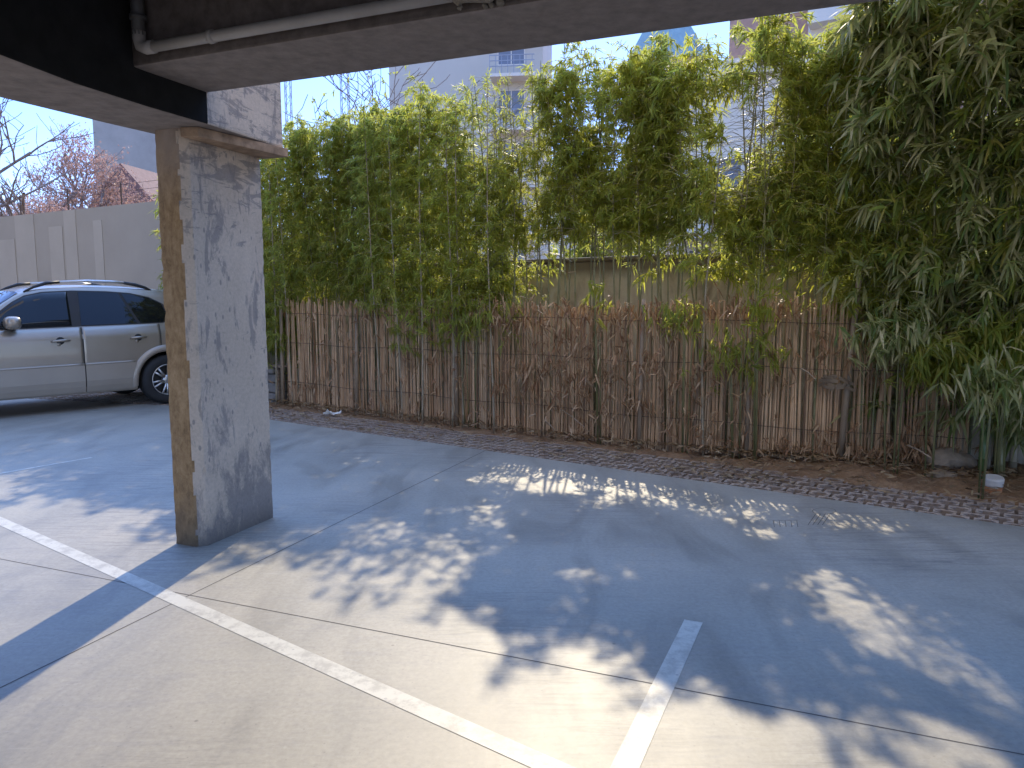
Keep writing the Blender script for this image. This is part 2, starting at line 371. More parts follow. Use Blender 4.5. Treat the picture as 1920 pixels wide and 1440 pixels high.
# ------------------------------------------------------------------ the building we stand under
c00=Vector((-2.013,4.300,0)); B_=Vector((math.cos(R(70.5)),math.sin(R(70.5)),0)); A_=Vector((B_.y,-B_.x,0))
def CC(a,bb): p=c00+A_*a+B_*bb; return (p.x,p.y)
cw,cdp=.205,.645
poly=[CC(0,0),CC(cw-.05,-.008),CC(cw,.035),CC(cw,cdp),CC(0,cdp)]
b=MB(); rg=random.Random(6); NL=70; ring=[]
for q in range(len(poly)):
    a=Vector(poly[q-1]); c=Vector(poly[q]); d=Vector(poly[(q+1)%len(poly)])
    ring+=[(c+(a-c).normalized()*.014,0),(c,1),(c+(d-c).normalized()*.014,0)]
n=len(ring); cen=sum((Vector(p) for p in poly),Vector((0,0)))/len(poly); vs=[]
for i in range(NL+1):
    for p,e in ring:
        k=max(0,rg.gauss(.001,.0025))*e; k=k*2.5 if rg.random()<.08 else k
        q=p+(cen-p).normalized()*k; vs.append((q.x,q.y,2.42*i/NL))
b.add(vs,[tuple(range(n-1,-1,-1)),tuple(NL*n+j for j in range(n))]+[(i*n+j,i*n+(j+1)%n,(i+1)*n+(j+1)%n,(i+1)*n+j) for i in range(NL) for j in range(n)])
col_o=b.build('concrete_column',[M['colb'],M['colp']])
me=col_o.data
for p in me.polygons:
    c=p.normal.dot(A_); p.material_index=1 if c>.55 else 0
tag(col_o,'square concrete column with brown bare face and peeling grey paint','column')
ZL=2.40; ZF=2.57; ZT=2.98
# side beam over the column: runs back to the camera's left
back=Vector((-.40,-.9165,0))
outer=[Vector((-2.45,3.56,0))+back*9, Vector((-2.411,3.639,0)),Vector((-2.202,4.116,0)),Vector((-2.04,4.45,0)),Vector((-1.80,4.98,0))]
inner=[Vector((-1.44,4.80,0)),Vector((-1.655,4.16,0)),Vector((-1.80,3.80,0)),Vector((-1.93,3.40,0)),Vector((-2.0,3.0,0)),Vector((-2.02,2.95,0))+back*9]
b=MB(); P=[tuple(p[:2]) for p in outer+inner]; n=len(P)
b.prism(P,ZL,ZT+.3)
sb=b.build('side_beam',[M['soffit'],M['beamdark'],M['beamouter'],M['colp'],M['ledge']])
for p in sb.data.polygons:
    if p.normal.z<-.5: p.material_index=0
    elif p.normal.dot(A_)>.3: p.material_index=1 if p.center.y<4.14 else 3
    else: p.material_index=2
tag(sb,'concrete edge beam resting on the column, running out to the left','beam')
bevel(sb,.012,2)
# rusty ledge strip under the beam end on top of the column
b=MB(); b.prism([CC(cw+.004,-.03),CC(cw+.10,.0),CC(cw+.20,cdp+.02),CC(cw+.004,cdp+.02)],2.345,2.398)
led=b.build('beam_ledge',M['ledgewood'],sb); bevel(led,.004)
# front beam
f0=Vector((-1.672,4.185,0)); f1=Vector((1.37,2.945,0)); fd=(f1-f0).normalized(); fn=Vector((-fd.y,fd.x,0))
FW=.49
fa=f0-fd*.05; fb=f0+fd*9
P=[tuple((fa-fn*FW)[:2]),tuple((fb-fn*FW)[:2]),tuple(fb[:2]),tuple(fa[:2])]
b=MB(); b.prism(P,ZF,ZT)
fbm=b.build('front_beam',[M['soffit'],M['ledge'],M['beamouter']])
for p in fbm.data.polygons:
    if p.normal.z<-.5: p.material_index=0
    elif p.normal.dot(fn)<-.5: p.material_index=1
    else: p.material_index=2
tag(fbm,'wide concrete beam crossing overhead, carrying the pale drain pipe','beam'); bevel(fbm,.012)
# ceiling slab and the unseen bounce storeys above
far=[Vector(p[:3]) for p in (outer[0],)]
Pc=[tuple(outer[0][:2]),tuple(outer[1][:2]),tuple(outer[3][:2]),(-1.62,4.17),tuple((f0+fd*9)[:2]),(7,-9)]
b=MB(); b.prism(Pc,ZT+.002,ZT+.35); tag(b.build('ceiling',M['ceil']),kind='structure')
b=MB(); b.prism(Pc,ZT+.36,20.); tag(b.build('upper_storey',M['beamouter']),'rendered storey of the building above the parking deck','building')  # unseen mass, made tall and white to bounce sunlight into the shade
# pale pipe along the inner face of the front beam
zp=2.628; pin=-fn*(FW+.040)
def FP(t,z=zp,o=0.): p=f0+fd*t+pin-fn*o; return Vector((p.x,p.y,z))
t0=.125; t1=1.82
dpipe=empty('drain_pipe',FP(t0)); dpipe_loc=FP(t0)
tag(dpipe,'long pale plastic drain pipe under the front beam','pipe')
def chl(o): o.parent=dpipe; o.matrix_parent_inverse=Matrix.Translation(-dpipe_loc); return o
b=MB(); b.tube([FP(t0+.05),FP(t0+.5),FP(t1)],.025,12); chl(b.build('pipe_run',M['pvc'],smooth=True))
b=MB(); b.tube([FP(t0+.09),FP(t0+.04),FP(t0+.01,zp+.012),FP(t0,zp+.045),FP(t0,zp+.08)],.030,12); chl(b.build('elbow',M['pvc'],smooth=True))
b=MB(); b.tube([FP(t0,zp+.06),FP(t0,ZT)],.030,10); b.tube([FP(t0,zp+.13),FP(t0,zp+.15)],.04,10); chl(b.build('riser',M['pvcdark'],smooth=True))
b=MB(); b.tube([FP(.55),FP(.575)],.030,12); chl(b.build('coupling',M['pvc'],smooth=True))
b=MB(); b.tube([FP(t1-.04),FP(t1+.02),FP(t1+.10,zp-.015),FP(t1+.15,zp+.02),FP(t1+.155,zp+.1),FP(t1+.155,ZT)],[.033,.036,.036,.036,.036,.036],12); chl(b.build('elbow',M['foam'],smooth=True))
# foam smeared around the right hand joint
b=MB(); rf=random.Random(5)
for i in range(40):
    p=FP(t1-.04+rf.uniform(0,.2),zp-.03+rf.uniform(-.02,.07),-.02+rf.uniform(-.01,.02)); r=rf.uniform(.008,.018)
    b.tube([p+Vector((0,0,-r)),p+Vector((rf.uniform(-.01,.01),0,-r*.4)),p+Vector((0,0,r*.4)),p+Vector((0,0,r))],[r*.3,r,r*.9,r*.3],7)
chl(b.build('sealant',M['foam'],smooth=True))
# second, fatter pipe / trunking
pf=[FP(2.02,2.735,.10),FP(2.08,2.712,.10),FP(2.16,2.705,.10),FP(2.5,2.71,.10),FP(4.5,2.72,.10)]
b=MB(); b.tube([FP(1.98,ZT,.10),FP(1.985,2.83,.10)]+pf,.065,14)
tag(b.build('waste_pipe',M['pvc'],smooth=True),'fat white waste pipe under the ceiling beside the front beam','pipe')

# ------------------------------------------------------------------ walls and fence
WN=7.50; WZ=1.885
b=MB(); b.box((-10.6,WN,-.1),(6,WN+.15,WZ),fr=lambda x,y,z:K(x,y,z)); b.box((-10.6,WN-.02,WZ+.002),(6,WN+.17,WZ+.05),fr=lambda x,y,z:K(x,y,z))
pw=tag(b.build('plaster_wall',M['plaster']),'stained bare plaster wall showing above the cane fence','wall'); bevel(pw,.015)
# grey boundary wall behind the car
gl=Vector((-11.4,16.5,0)); gr=Vector((-6.96,14.0,0)); gd=(gr-gl).normalized(); gn=Vector((-gd.y,gd.x,0))
ga=gl-gd*8; gb=gr+gd*3.4; GH=3.24
b=MB(); P=[ga,gb,gb+gn*.2,ga+gn*.2]; b.prism([tuple(p[:2]) for p in P],-.1,GH)
gw=tag(b.build('boundary_wall',M['greywall']),'tall smooth grey wall behind the silver car','wall')
# reflected sunlight on the wall, painted as thin paler panels
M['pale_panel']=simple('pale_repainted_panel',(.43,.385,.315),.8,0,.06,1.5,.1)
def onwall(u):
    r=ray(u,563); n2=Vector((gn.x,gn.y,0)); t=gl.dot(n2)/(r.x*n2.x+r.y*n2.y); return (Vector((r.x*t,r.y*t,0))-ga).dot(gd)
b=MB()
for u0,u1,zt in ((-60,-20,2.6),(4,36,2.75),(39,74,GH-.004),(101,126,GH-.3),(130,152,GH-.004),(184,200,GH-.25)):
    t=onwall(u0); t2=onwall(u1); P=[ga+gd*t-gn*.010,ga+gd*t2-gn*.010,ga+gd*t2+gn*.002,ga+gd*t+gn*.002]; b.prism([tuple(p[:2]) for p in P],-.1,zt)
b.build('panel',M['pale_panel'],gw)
# cane screen
FN=6.70
def fnn(s):
    t=max(0.,min(1.,(s+2.4)/2.)); return FN+.30*t*t*(3-2*t)
b=MB(); rc=random.Random(4)
s=-8.42; x1=-.30
def ftop(s):
    return 1.40+.03*math.sin(s*2.1)+(.05 if s>-2.2 else 0)
def fbot(s): return -.03+.05*max(0,min(1,(s+3.5)/3))
while s<x1:
    r=rc.uniform(.0065,.012); s+=r
    gap=rc.random()<.04
    n0=fnn(s)+rc.uniform(-.012,.014); lean=rc.gauss(0,.022); h=ftop(s)+rc.gauss(0,.038)-(rc.uniform(.08,.5) if rc.random()<.09 else 0)
    zb=fbot(s)-.03; pts=[];rad=[]
    k=5; kink=rc.gauss(0,.006)
    for i in range(k):
        t=i/(k-1); pts.append(K(s+lean*t+kink*math.sin(t*3.1),n0+rc.gauss(0,.003),zb+(h-zb)*t)); rad.append(r*(1.06-.18*t))
    # node rings
    pp=[];rd=[]
    node=rc.uniform(.15,.3); zz=zb; 
    for i in range(k-1):
        pp.append(pts[i]); rd.append(rad[i]); m=pts[i].lerp(pts[i+1],.5); pp+= [m-Vector((0,0,.006)),m,m+Vector((0,0,.006))]; rd+=[rad[i],rad[i]*1.16,rad[i]]
    pp.append(pts[-1]); rd.append(rad[-1])
    b.tube(pp,rd,6)
    s+=r+(rc.uniform(.012,.04) if gap else rc.uniform(.000,.005))
fence=tag(b.build('cane_fence',M['cane']),'brown dry cane screen fence standing along the paver strip','fence')
b=MB()
for zz,dn in ((.32,-.03),(.86,-.032),(1.26,-.03)):
    b.tube([K(-8.5+8.2*i/30,fnn(-8.5+8.2*i/30)+dn+.004*math.sin(i*2.3),zz+.012*math.sin(i*.9)) for i in range(31)],.0035,5)
b.build('binding_wire',M['wire'],fence)
for s_,h_,l_,r_ in ((-8.47,1.46,.02,.026),(-7.0,1.46,.03,.022),(-5.35,1.46,-.02,.024),(-3.05,1.46,.02,.022),(-1.24,1.72,.09,.028),(-2.0,1.46,.0,.022)):
    b=MB(); b.tube([K(s_,fnn(s_)-.045,-.05),K(s_+l_*.5,fnn(s_)-.045,h_*.5),K(s_+l_,fnn(s_)-.04,h_)],[r_,r_,r_*.85],8); b.build('post',M['cane_post'],fence,smooth=True)

# ------------------------------------------------------------------ foliage machinery
def leaf_mesh(name,pos,d,L,Wd,droop,mat_,parent=None,twigs=None):
    """lance shaped folded leaves (6 vertices) as ONE mesh; pos,d arrays"""
    n=len(pos)
    d=d/np.linalg.norm(d,axis=1,keepdims=True)
    rv=RNG.normal(size=(n,3)); rv[:,2]+=2.0
    w=np.cross(d,rv); w/=np.linalg.norm(w,axis=1,keepdims=True)+1e-9
    up=np.cross(w,d)
    L=L[:,None]; Wd=Wd[:,None]; dr=droop[:,None]; dn=np.array([[0,0,-1.]])
    def at(t): return pos+d*L*t+dn*L*dr*t*t
    p0=at(0); pa=at(.3); pb=at(.68); p1=at(1.)
    v=np.stack([p0,pa-w*Wd*.5+up*Wd*.12,pa+w*Wd*.5+up*Wd*.12,pb-w*Wd*.38+up*Wd*.1,pb+w*Wd*.38+up*Wd*.1,p1],1).reshape(-1,3)
    base=(np.arange(n)*6)[:,None]
    loops=np.concatenate([base+np.array([[0,2,1]]),base+np.array([[1,2,4,3]]),base+np.array([[3,4,5]])],1).reshape(-1)
    sizes=np.tile(np.array([3,4,3]),n); starts=np.concatenate([[0],np.cumsum(sizes)[:-1]])
    me=bpy.data.meshes.new(name)
    me.vertices.add(n*6); me.vertices.foreach_set('co',v.astype(np.float32).ravel())
    me.loops.add(len(loops)); me.loops.foreach_set('vertex_index',loops.astype(np.int32))
    me.polygons.add(len(sizes)); me.polygons.foreach_set('loop_start',starts.astype(np.int32)); me.polygons.foreach_set('loop_total',sizes.astype(np.int32))
    me.materials.append(mat_); me.update(calc_edges=True)
    if twigs is not None and twigs.v:
        t=bpy.data.meshes.new('t'); t.from_pydata(twigs.v,[],twigs.f); me.materials.append(M['culm'])
        bm=bmesh.new(); bm.from_mesh(me); k0=len(bm.faces); bm.from_mesh(t); bm.faces.ensure_lookup_table()
        for f in bm.faces[k0:]: f.material_index=1
        bm.to_mesh(me); bm.free(); bpy.data.meshes.remove(t)
    o=bpy.data.objects.new(name,me); COL.objects.link(o)
    if parent is not None: o.parent=parent
    return o
def sprays_to_leaves(P,D,k=(5,9),L=(.09,.15),Wr=(.10,.14),spread=.55,droop=(.1,.5)):
    P=np.array(P);D=np.array(D); cnt=RNG.integers(k[0],k[1]+1,len(P)); idx=np.repeat(np.arange(len(P)),cnt)
    n=len(idx); d=D[idx]/np.linalg.norm(D[idx],axis=1,keepdims=True)+RNG.normal(0,spread,(n,3))
    d[:,2]-=.25
    ln=RNG.uniform(*L,n); pos=P[idx]+RNG.normal(0,.012,(n,3))+d*RNG.uniform(-.04,.0,(n,1))
    return pos,d,ln,ln*RNG.uniform(*Wr,n),RNG.uniform(*droop,n)

# openings in the hedge, seen (s,z,rs,rz,strength) and cast on the floor (x,y,rx,ry,strength)
def gap(u,v,ru,rv,k):
    s0,z0=hp(u,v); s1,_=hp(u+ru,v); _,z1=hp(u,v-rv); return (s0,z0,abs(s1-s0),abs(z1-z0),k)
GAPS=[gap(*g) for g in [(925,265,62,48,.80),(985,215,26,70,.55),(1165,265,34,62,.70),(1120,165,24,36,.45),(1302,285,44,80,.90),(1318,190,34,36,.6),
  (1310,445,34,44,.85),(1050,478,75,22,.9),(1190,470,110,22,.75),(1440,470,60,34,.7),(1260,400,30,60,.45),(1090,380,22,60,.35),(1225,120,26,26,.3),(950,190,40,30,.5),(1400,250,30,40,.3),
  (900,430,18,40,.25),(1500,110,80,30,.5)]]
def lit(u,v,ru,rv,k):
    c=gp(u,v); a=gp(u+ru,v); d=gp(u,v-rv); return (c.x,c.y,abs(a.x-c.x),abs(d.y-c.y),k)
LIT=[lit(*g) for g in [(925,900,60,12,.9),(1025,918,62,13,.95),(1125,942,40,12,.95),(640,992,30,12,.6),(700,1000,80,28,.65),(780,1060,90,60,.7),(640,1075,100,45,.65),(560,1100,110,40,.9),
 (860,1035,70,30,.6),(905,968,42,26,.75),(1090,1080,52,18,.97),(1175,1080,16,18,.9),(1010,1088,24,14,.7),(1085,1125,22,14,.75),(1010,1200,40,32,.7),(900,1170,44,30,.55),(770,1160,110,50,.7),
 (1430,1004,46,15,.97),(1590,1090,70,28,.75),(1600,1150,80,32,.8),(1690,1190,100,42,.95),(1730,1150,60,28,.85),(1780,1250,95,42,.75),(1850,1310,80,44,.65),(1500,1395,60,28,.85),(1610,1360,45,24,.6),
 (1700,1300,60,25,.5),(1800,1420,110,40,.7),(1560,1110,80,36,.85),(1650,1170,90,40,.9),(1745,1215,80,40,.9),(1825,1275,80,40,.85),(1885,1345,60,40,.75),(1570,1390,70,30,.8),(1760,1395,120,40,.7),(1885,1425,60,30,.7),(1540,1075,30,16,.8),(1660,1120,40,16,.8),(1840,1180,40,14,.6),(1880,1240,30,14,.6),(1230,1040,25,10,.5),(960,1010,30,14,.6),(1330,1120,18,9,.6),(990,960,22,10,.6),(1060,1000,18,8,.6),(820,960,30,12,.6),(560,1000,40,14,.6),(480,1040,30,12,.7),(900,1250,30,16,.5),(960,1230,40,20,.4),(690,862,40,7,.6),(605,893,25,7,.8),(1650,1040,60,8,.4)]]
TAN=math.tan(SUN_EL)
def keep(P):
    """probability that foliage is present at points P (n,3)"""
    s=P[:,0]*KS.x+P[:,1]*KS.y; z=P[:,2]; k=np.ones(len(P))
    for (a,b_,ra,rb,f) in GAPS:
        q=((s-a)/ra)**2+((z-b_)/rb)**2; k*=1-.8*f*np.clip(1.4-q,0,1)
    gx=P[:,0]-SD.x*z/TAN; gy=P[:,1]-SD.y*z/TAN
    for (a,b_,ra,rb,f) in LIT:
        q=((gx-a)/ra)**2+((gy-b_)/rb)**2; k*=1-min(.9,f*.95)*np.clip(1.5-q,0,1)
    return k

def bamboo(s,n,h,z_low,lean=(0,0),nodes=26,blen=(.25,.5),leafL=(.09,.15),lm='leaf',cm='culm',cr=.011,sp=4,kk=(5,9),name='bamboo',fol_den=1.,side=None,seed=0,gaps=True,wig=.03,flat=1.):
    """one stem with its twigs and leaves; returns the Empty at its base"""
    rb=random.Random(seed*77+5)
    base=K(s,n,-.02); root=empty(name,base)
    la,ln_=lean
    def cp(t):
        return KS*(la*t*t+wig*math.sin(t*5+seed))+KN*(ln_*t**1.8)+Vector((0,0,h*t*(1-.04*t*t*(abs(la)+abs(ln_)))))
    m=MB(); K_=22; pts=[];rad=[]
    for i in range(K_+1):
        t=i/K_; p=cp(t); r=cr*(1-.72*t**1.3)
        if 0<i<K_: 
            pts+= [p-Vector((0,0,.006)),p,p+Vector((0,0,.006))]; rad+=[r,r*1.22,r]
        else: pts.append(p); rad.append(r)
    m.tube(pts,rad,6); m.build('culm',M[cm],root,smooth=True)
    tw=MB(); SP=[];SDR=[]
    zl=z_low
    for i in range(nodes):
        t=(zl/h)+(1-zl/h)*(i+rb.random())/nodes
        p=cp(min(t,1)); 
        for q in range(rb.choice((2,3,3))):
            a=rb.uniform(0,2*math.pi) if side is None else side+rb.gauss(0,1.0)
            L=rb.uniform(*blen)*(1.-.30*max(0,t-.6)/.4); el=rb.uniform(.15,.9)
            d=Vector((math.cos(a)*math.cos(el),math.sin(a)*math.cos(el),math.sin(el)))
            if flat<1: d=d-KN*(d.dot(KN)*(1-flat))
            bp=[];
            for j in range(4):
                u=j/3; bp.append(p+d*L*u+Vector((0,0,-.45*L*u*u)))
            tw.tube(bp,[.0032,.0026,.002,.0012],3,cap=False)
            for j in range(sp):
                u=(j+rb.random())/sp*.85+.15
                pp=p+d*L*u+Vector((0,0,-.45*L*u*u))
                dd=(d+Vector((rb.gauss(0,.5),rb.gauss(0,.5),rb.gauss(-.45,.4))))
                SP.append(pp); SDR.append(dd)
    for j in range(6): SP.append(cp(1.)-Vector((0,0,.06*j))); SDR.append(Vector((rb.gauss(0,.4),rb.gauss(0,.4),.8)))
    P=np.array(SP)+np.array(base)[None,:]; kp=keep(P) if gaps else np.ones(len(P))
    sel=RNG.random(len(P))<kp*fol_den
    if sel.sum()<3: sel[:3]=True
    Pl,D,L,Wd,dr=sprays_to_leaves(np.array(SP)[sel],np.array(SDR)[sel],kk,leafL)
    leaf_mesh('foliage',Pl,D,L,Wd,dr,M[lm],root,tw)
    return root

# silhouettes of the hedge top (photo pixels -> heights on the row)
TOPS=[(470,262),(540,240),(600,225),(680,213),(740,195),(800,178),(850,160),(890,185),(930,158),(985,165),(1005,120),(1060,84),(1110,110),(1150,128),(1190,112),(1240,66),(1290,98),(1340,58),(1400,72),(1450,36),(1500,70),(1600,60),(1680,0),(1800,-60),(2000,-120)]
TS=[hp(u,v) for u,v in TOPS]
LOWS=[(470,700),(545,690),(562,575),(740,570),(760,615),(900,610),(985,585),(1000,510),(1060,490),(1150,500),(1330,500),(1350,530),(1450,540),(1470,515),(1560,535),(1600,620),(1700,660),(1800,700),(2000,720)]
LS=[hp(u,v) for u,v in LOWS]
def interp(tab,s): return float(np.interp(s,[a for a,_ in tab],[b for _,b in tab]))

rb=random.Random(21); cnt=0
s=-11.2
while s<-.9:
    s+=rb.uniform(.045,.095)
    n=ROW+rb.uniform(-.13,.13)
    top=interp(TS,s)+(rb.uniform(-.22,.10) if s<-4.9 else rb.uniform(-.30,.12)); low=interp(LS,s)
    if (s<-4.7 or -2.75<s<-1.0) and rb.random()<.10: n=FN-rb.uniform(.06,.16); low-=.22
    mid=-4.75<s<-2.1
    dense=s<-5.0
    if mid and rb.random()<.15: top-=rb.uniform(.3,1.0)
    yel=rb.random()<(.36 if s<-5 else .52)
    o=bamboo(s,n,max(top,low+.8),max(.5,low+rb.uniform(-.05,.35)),lean=(rb.gauss(0,.14),rb.gauss(-.06,.12)),nodes=30,blen=(.24,.58),
        leafL=(.06,.115) if s<-3 else (.075,.135),lm='leaf_yel' if yel else 'leaf',cm='culm' if n>FN else 'culm_dry',cr=rb.uniform(.008,.014),sp=4,kk=(6,10),fol_den=1.0,seed=cnt,flat=.55)
    if s<-9.3: tag(o,'leafy bamboo in the hedge half hidden behind the concrete column','bamboo',group='bamboo behind the column')
    elif s<-4.9: tag(o,'slender bamboo in the dense hedge between column and bare plaster wall','bamboo',group='bamboo of the dense hedge')
    elif s<-2.2: tag(o,'thin upright bamboo rising behind the cane fence over the plaster wall','bamboo',group='bamboo above the plaster wall')
    else: tag(o,'bamboo of the thicket between the plaster wall and the drooping clump','bamboo',group='bamboo of the thicket')
    cnt+=1

# drooping clump at the right, leaning out over the floor
for i in range(34):
    s_=rb.uniform(-1.0,1.4); n_=rb.uniform(7.1,7.35) if s_<-.25 else rb.uniform(6.75,7.25)
    h_=rb.uniform(3.6,5.6); 
    o=bamboo(s_,n_,h_,rb.uniform(.55,1.3),lean=(rb.uniform(-.35,.3),rb.uniform(-1.5,-.3)),nodes=22,blen=(.30,.62),leafL=(.15,.24),lm='leaf_pale' if rb.random()<.72 else 'leaf',cr=rb.uniform(.012,.02),sp=4,kk=(6,10),fol_den=.85,seed=300+i,side=KA+math.pi+1.0 if rb.random()<.5 else None)
    tag(o,'drooping greyish leaved bamboo in the clump overhanging the fence end','bamboo',group='bamboo of the drooping clump')
# the thick green stem and its neighbours
base=gp(1838,902,.03); sb_,nb_=base.dot(KS),base.dot(KN)
o=bamboo(sb_,nb_,5.2,1.1,lean=(.10,-.25),nodes=16,blen=(.4,.7),leafL=(.13,.2),lm='leaf_pale',cm='culm_green',cr=.028,sp=3,kk=(6,9),seed=901,name='bamboo',wig=.008)
tag(o,'thick smooth green bamboo stem behind the orange pipe stub','bamboo')
base=gp(1855,900,.03); o=bamboo(base.dot(KS),base.dot(KN),3.6,1.4,lean=(.9,.1),nodes=8,lm='leaf_pale',cm='culm_dry',cr=.017,sp=3,seed=902)
tag(o,'leaning dry grey bamboo cane beside the thick green stem','bamboo')
base=gp(1905,905,.03); o=bamboo(base.dot(KS),base.dot(KN)+.12,4.4,1.2,lean=(.3,-.2),nodes=14,leafL=(.13,.2),lm='leaf_pale',cm='culm_dry',cr=.032,sp=3,seed=903)
tag(o,'stout brown bamboo stem at the right picture edge','bamboo')

# hanging foliage tufts in front of the fence (side shoots)
def shoot(u,v,w,h,nsp,lm,label,n=FN-.16,leafL=(.09,.15)):
    s0,z0=hp(u,v,n); s1,_=hp(u+w,v,n); _,z1=hp(u,v-h,n); rs=abs(s1-s0); rz=abs(z1-z0)
    root=empty('bamboo_shoot',K(s0,n+.1,-.02)); b=MB(); SP=[];DR=[]
    r_=random.Random(int(u))
    for k in range(3):
        a=r_.uniform(-.5,.5)*rs; b.tube([Vector((0,0,0))+KS*a*.5,KS*a*.7+Vector((0,0,z0*.6))-KN*.04,KS*a+Vector((0,0,z0+rz))-KN*.08],[.008,.006,.002],5)
    for i in range(nsp):
        x=r_.gauss(0,.5)*rs; z=r_.gauss(0,.5)*rz; y=r_.uniform(-.22,.06)
        SP.append(KS*x+KN*y+Vector((0,0,z0+z))); DR.append(Vector((r_.gauss(0,.6),r_.gauss(-.3,.5),r_.gauss(-.5,.4))))
    b.build('culm',M['culm'],root,smooth=True)
    leaf_mesh('foliage',*sprays_to_leaves(SP,DR,(5,9),leafL),M[lm],root)
    tag(root,label,'bamboo'); return root
shoot(865,590,95,45,75,'leaf','dark green bamboo shoot hanging over the middle of the cane fence')
shoot(1385,650,70,50,60,'leaf','dark leafy bamboo tuft low in front of the cane fence')
shoot(1275,590,60,28,38,'leaf','small green bamboo spray just below the plaster wall')
shoot(1425,560,40,60,36,'leaf_yel','light green bamboo sprig beside the tall fence canes')
shoot(1690,620,90,60,70,'leaf_pale','bamboo shoot with fanned leaves covering the fence near its right end',leafL=(.13,.19))
shoot(1850,700,70,50,60,'leaf_pale','greyish bamboo shoot hanging above the orange pipe stub',n=6.3,leafL=(.14,.21))
shoot(1760,660,80,50,80,'leaf','dark green bamboo shoot low over the right end of the fence',n=6.55,leafL=(.12,.19))
shoot(1900,760,50,60,70,'leaf_pale','bamboo shoot filling the gap past the fence end',n=6.75,leafL=(.13,.19))
shoot(1880,640,60,70,80,'leaf','dense dark bamboo shoot at the right picture edge',n=6.6,leafL=(.13,.20))
shoot(525,610,30,90,50,'leaf','dark bamboo shoot beside the column above the stacked stones',n=6.75)
shoot(1120,545,20,40,14,'leaf_yel','thin yellowish sprig crossing the plaster wall')

# dead leaves and stalks caught on the cane screen
P=[];D=[]
for (u,v,ru,rv,k) in [(1055,640,80,80,330),(1100,730,70,80,260),(1000,720,60,60,130),(1200,680,80,60,150),(680,590,90,22,120),(900,600,90,25,120),(1130,580,120,18,200),(1400,575,120,20,160),(760,680,90,60,110),(880,700,80,70,110),(1340,700,60,60,110),(1520,640,50,60,60),(1620,680,60,60,70),(1730,845,60,14,110),(1650,850,50,10,70),(1480,838,90,10,80),(590,720,45,35,90),(700,760,60,18,60),(1240,600,70,30,80),(1420,720,50,50,60),(1250,740,80,60,110),(960,600,40,40,70),(1570,810,60,35,60),(1700,820,80,50,90),(640,650,60,60,60),(1330,800,90,35,80),(820,790,90,15,60)]:
    for i in range(int(k*.55)):
        u_=u+random.gauss(0,.75)*ru; v_=v+random.gauss(0,.55)*rv; s0,z0=hp(u_,v_,FN-.05); nn_=fnn(s0); s0,z0=hp(u_,v_,nn_-.05); P.append(K(s0,nn_-.05-abs(random.gauss(0,.05)),max(.0,z0))); D.append(Vector((random.gauss(0,.6),random.gauss(0,.4),random.gauss(-.6,.5))))
tag(leaf_mesh('dry_leaves',*sprays_to_leaves(P,D,(2,4),(.06,.12),(.12,.2)),M['leaf_dry']),'dead brown leaves caught all over the cane fence','dry leaves',kind='stuff')
# leaf litter on bank and pavers
P=[];D=[]
for i in range(5200):
    s0=random.uniform(-9,3) if i<3800 else random.uniform(-2.5,.4); t=random.random()**3.4; n0=fnn(s0)-.04-t*.85
    z=-.012+.05*max(0,min(1,(n0-6.15)/.45))+.06*max(0,min(1,(s0+3.5)/3.))*max(0,min(1,(n0-6.2)/.4))
    P.append(K(s0,n0,z+random.uniform(.002,.02))); a=random.uniform(0,6.28); D.append(Vector((math.cos(a),math.sin(a),.25+random.gauss(0,.12))))
P=np.array(P);D=np.array(D); n_=len(P); L=RNG.uniform(.04,.11,n_)
tag(leaf_mesh('leaf_litter',P,D,L,L*RNG.uniform(.12,.25,n_),RNG.uniform(0,.2,n_),M['litter']),'fallen dry bamboo leaves scattered below the fence','leaf litter',kind='stuff')
# loose sticks
for (p,q,lab) in [((1050,768),(1095,800),'thin dry stick leaning on the fence foot in the middle'),((1700,835),(1745,858),'dry stick leaning near the rubble at the fence end'),((1020,790),(1040,806),'short broken cane lying under the fence middle'),((1500,690),(1530,712),'snapped cane hanging near the tangle of debris')]:
    b=MB(); s0,z0=hp(*p,FN-.08); s1,z1=hp(*q,FN-.14); b.tube([K(s0,FN-.06,z0),K((s0+s1)/2,FN-.1,(z0+z1)/2+.01),K(s1,FN-.14,max(.02,z1))],[.006,.006,.004],5); tag(b.build('stick',M['cane_post']),lab,'stick')

# ------------------------------------------------------------------ small things
def lump(name,c,rx,ry,rz,m,seed,label,cat,flat=.0,rot=0):
    bm=bmesh.new(); bmesh.ops.create_icosphere(bm,subdivisions=3,radius=1.)
    r=random.Random(seed); ph=[(Vector((r.gauss(0,1),r.gauss(0,1),r.gauss(0,1)))*1.7,r.uniform(0,6)) for _ in range(7)]
    planes=[Vector((r.gauss(0,1),r.gauss(0,1),r.gauss(0,.9))).normalized() for _ in range(9)]
    for v in bm.verts:
        d=v.co.normalized(); k=1.
        for pl in planes:
            q=d.dot(pl)
            if q>.72: k=min(k,.72/q)
        k+=.05*sum(math.sin(a.dot(d)*2+p) for a,p in ph)/3
        v.co=Vector((d.x*k*rx,d.y*k*ry,d.z*k*rz))
    me=bpy.data.meshes.new(name); bm.to_mesh(me); bm.free(); me.materials.append(m)
    o=bpy.data.objects.new(name,me); COL.objects.link(o); o.location=c; o.rotation_euler=(0,0,rot); return tag(o,label,cat)
c=gp(1792,884,.07); lump('rubble',(c.x,c.y+.05,.15),.20,.14,.105,M['rock'],3,'flat lump of brown concrete rubble beside the green stem','rubble',rot=-.4)
c=gp(1770,905,.0); lump('rubble',(c.x-.02,c.y+.02,.06),.13,.08,.05,M['rock'],8,'small dark slab of rubble tucked under the bigger lump','rubble')
c=gp(1215,832,.0); lump('stone',(c.x,c.y,.04),.11,.07,.05,M['rock'],13,'brown stone at the foot of the fence middle','stone')
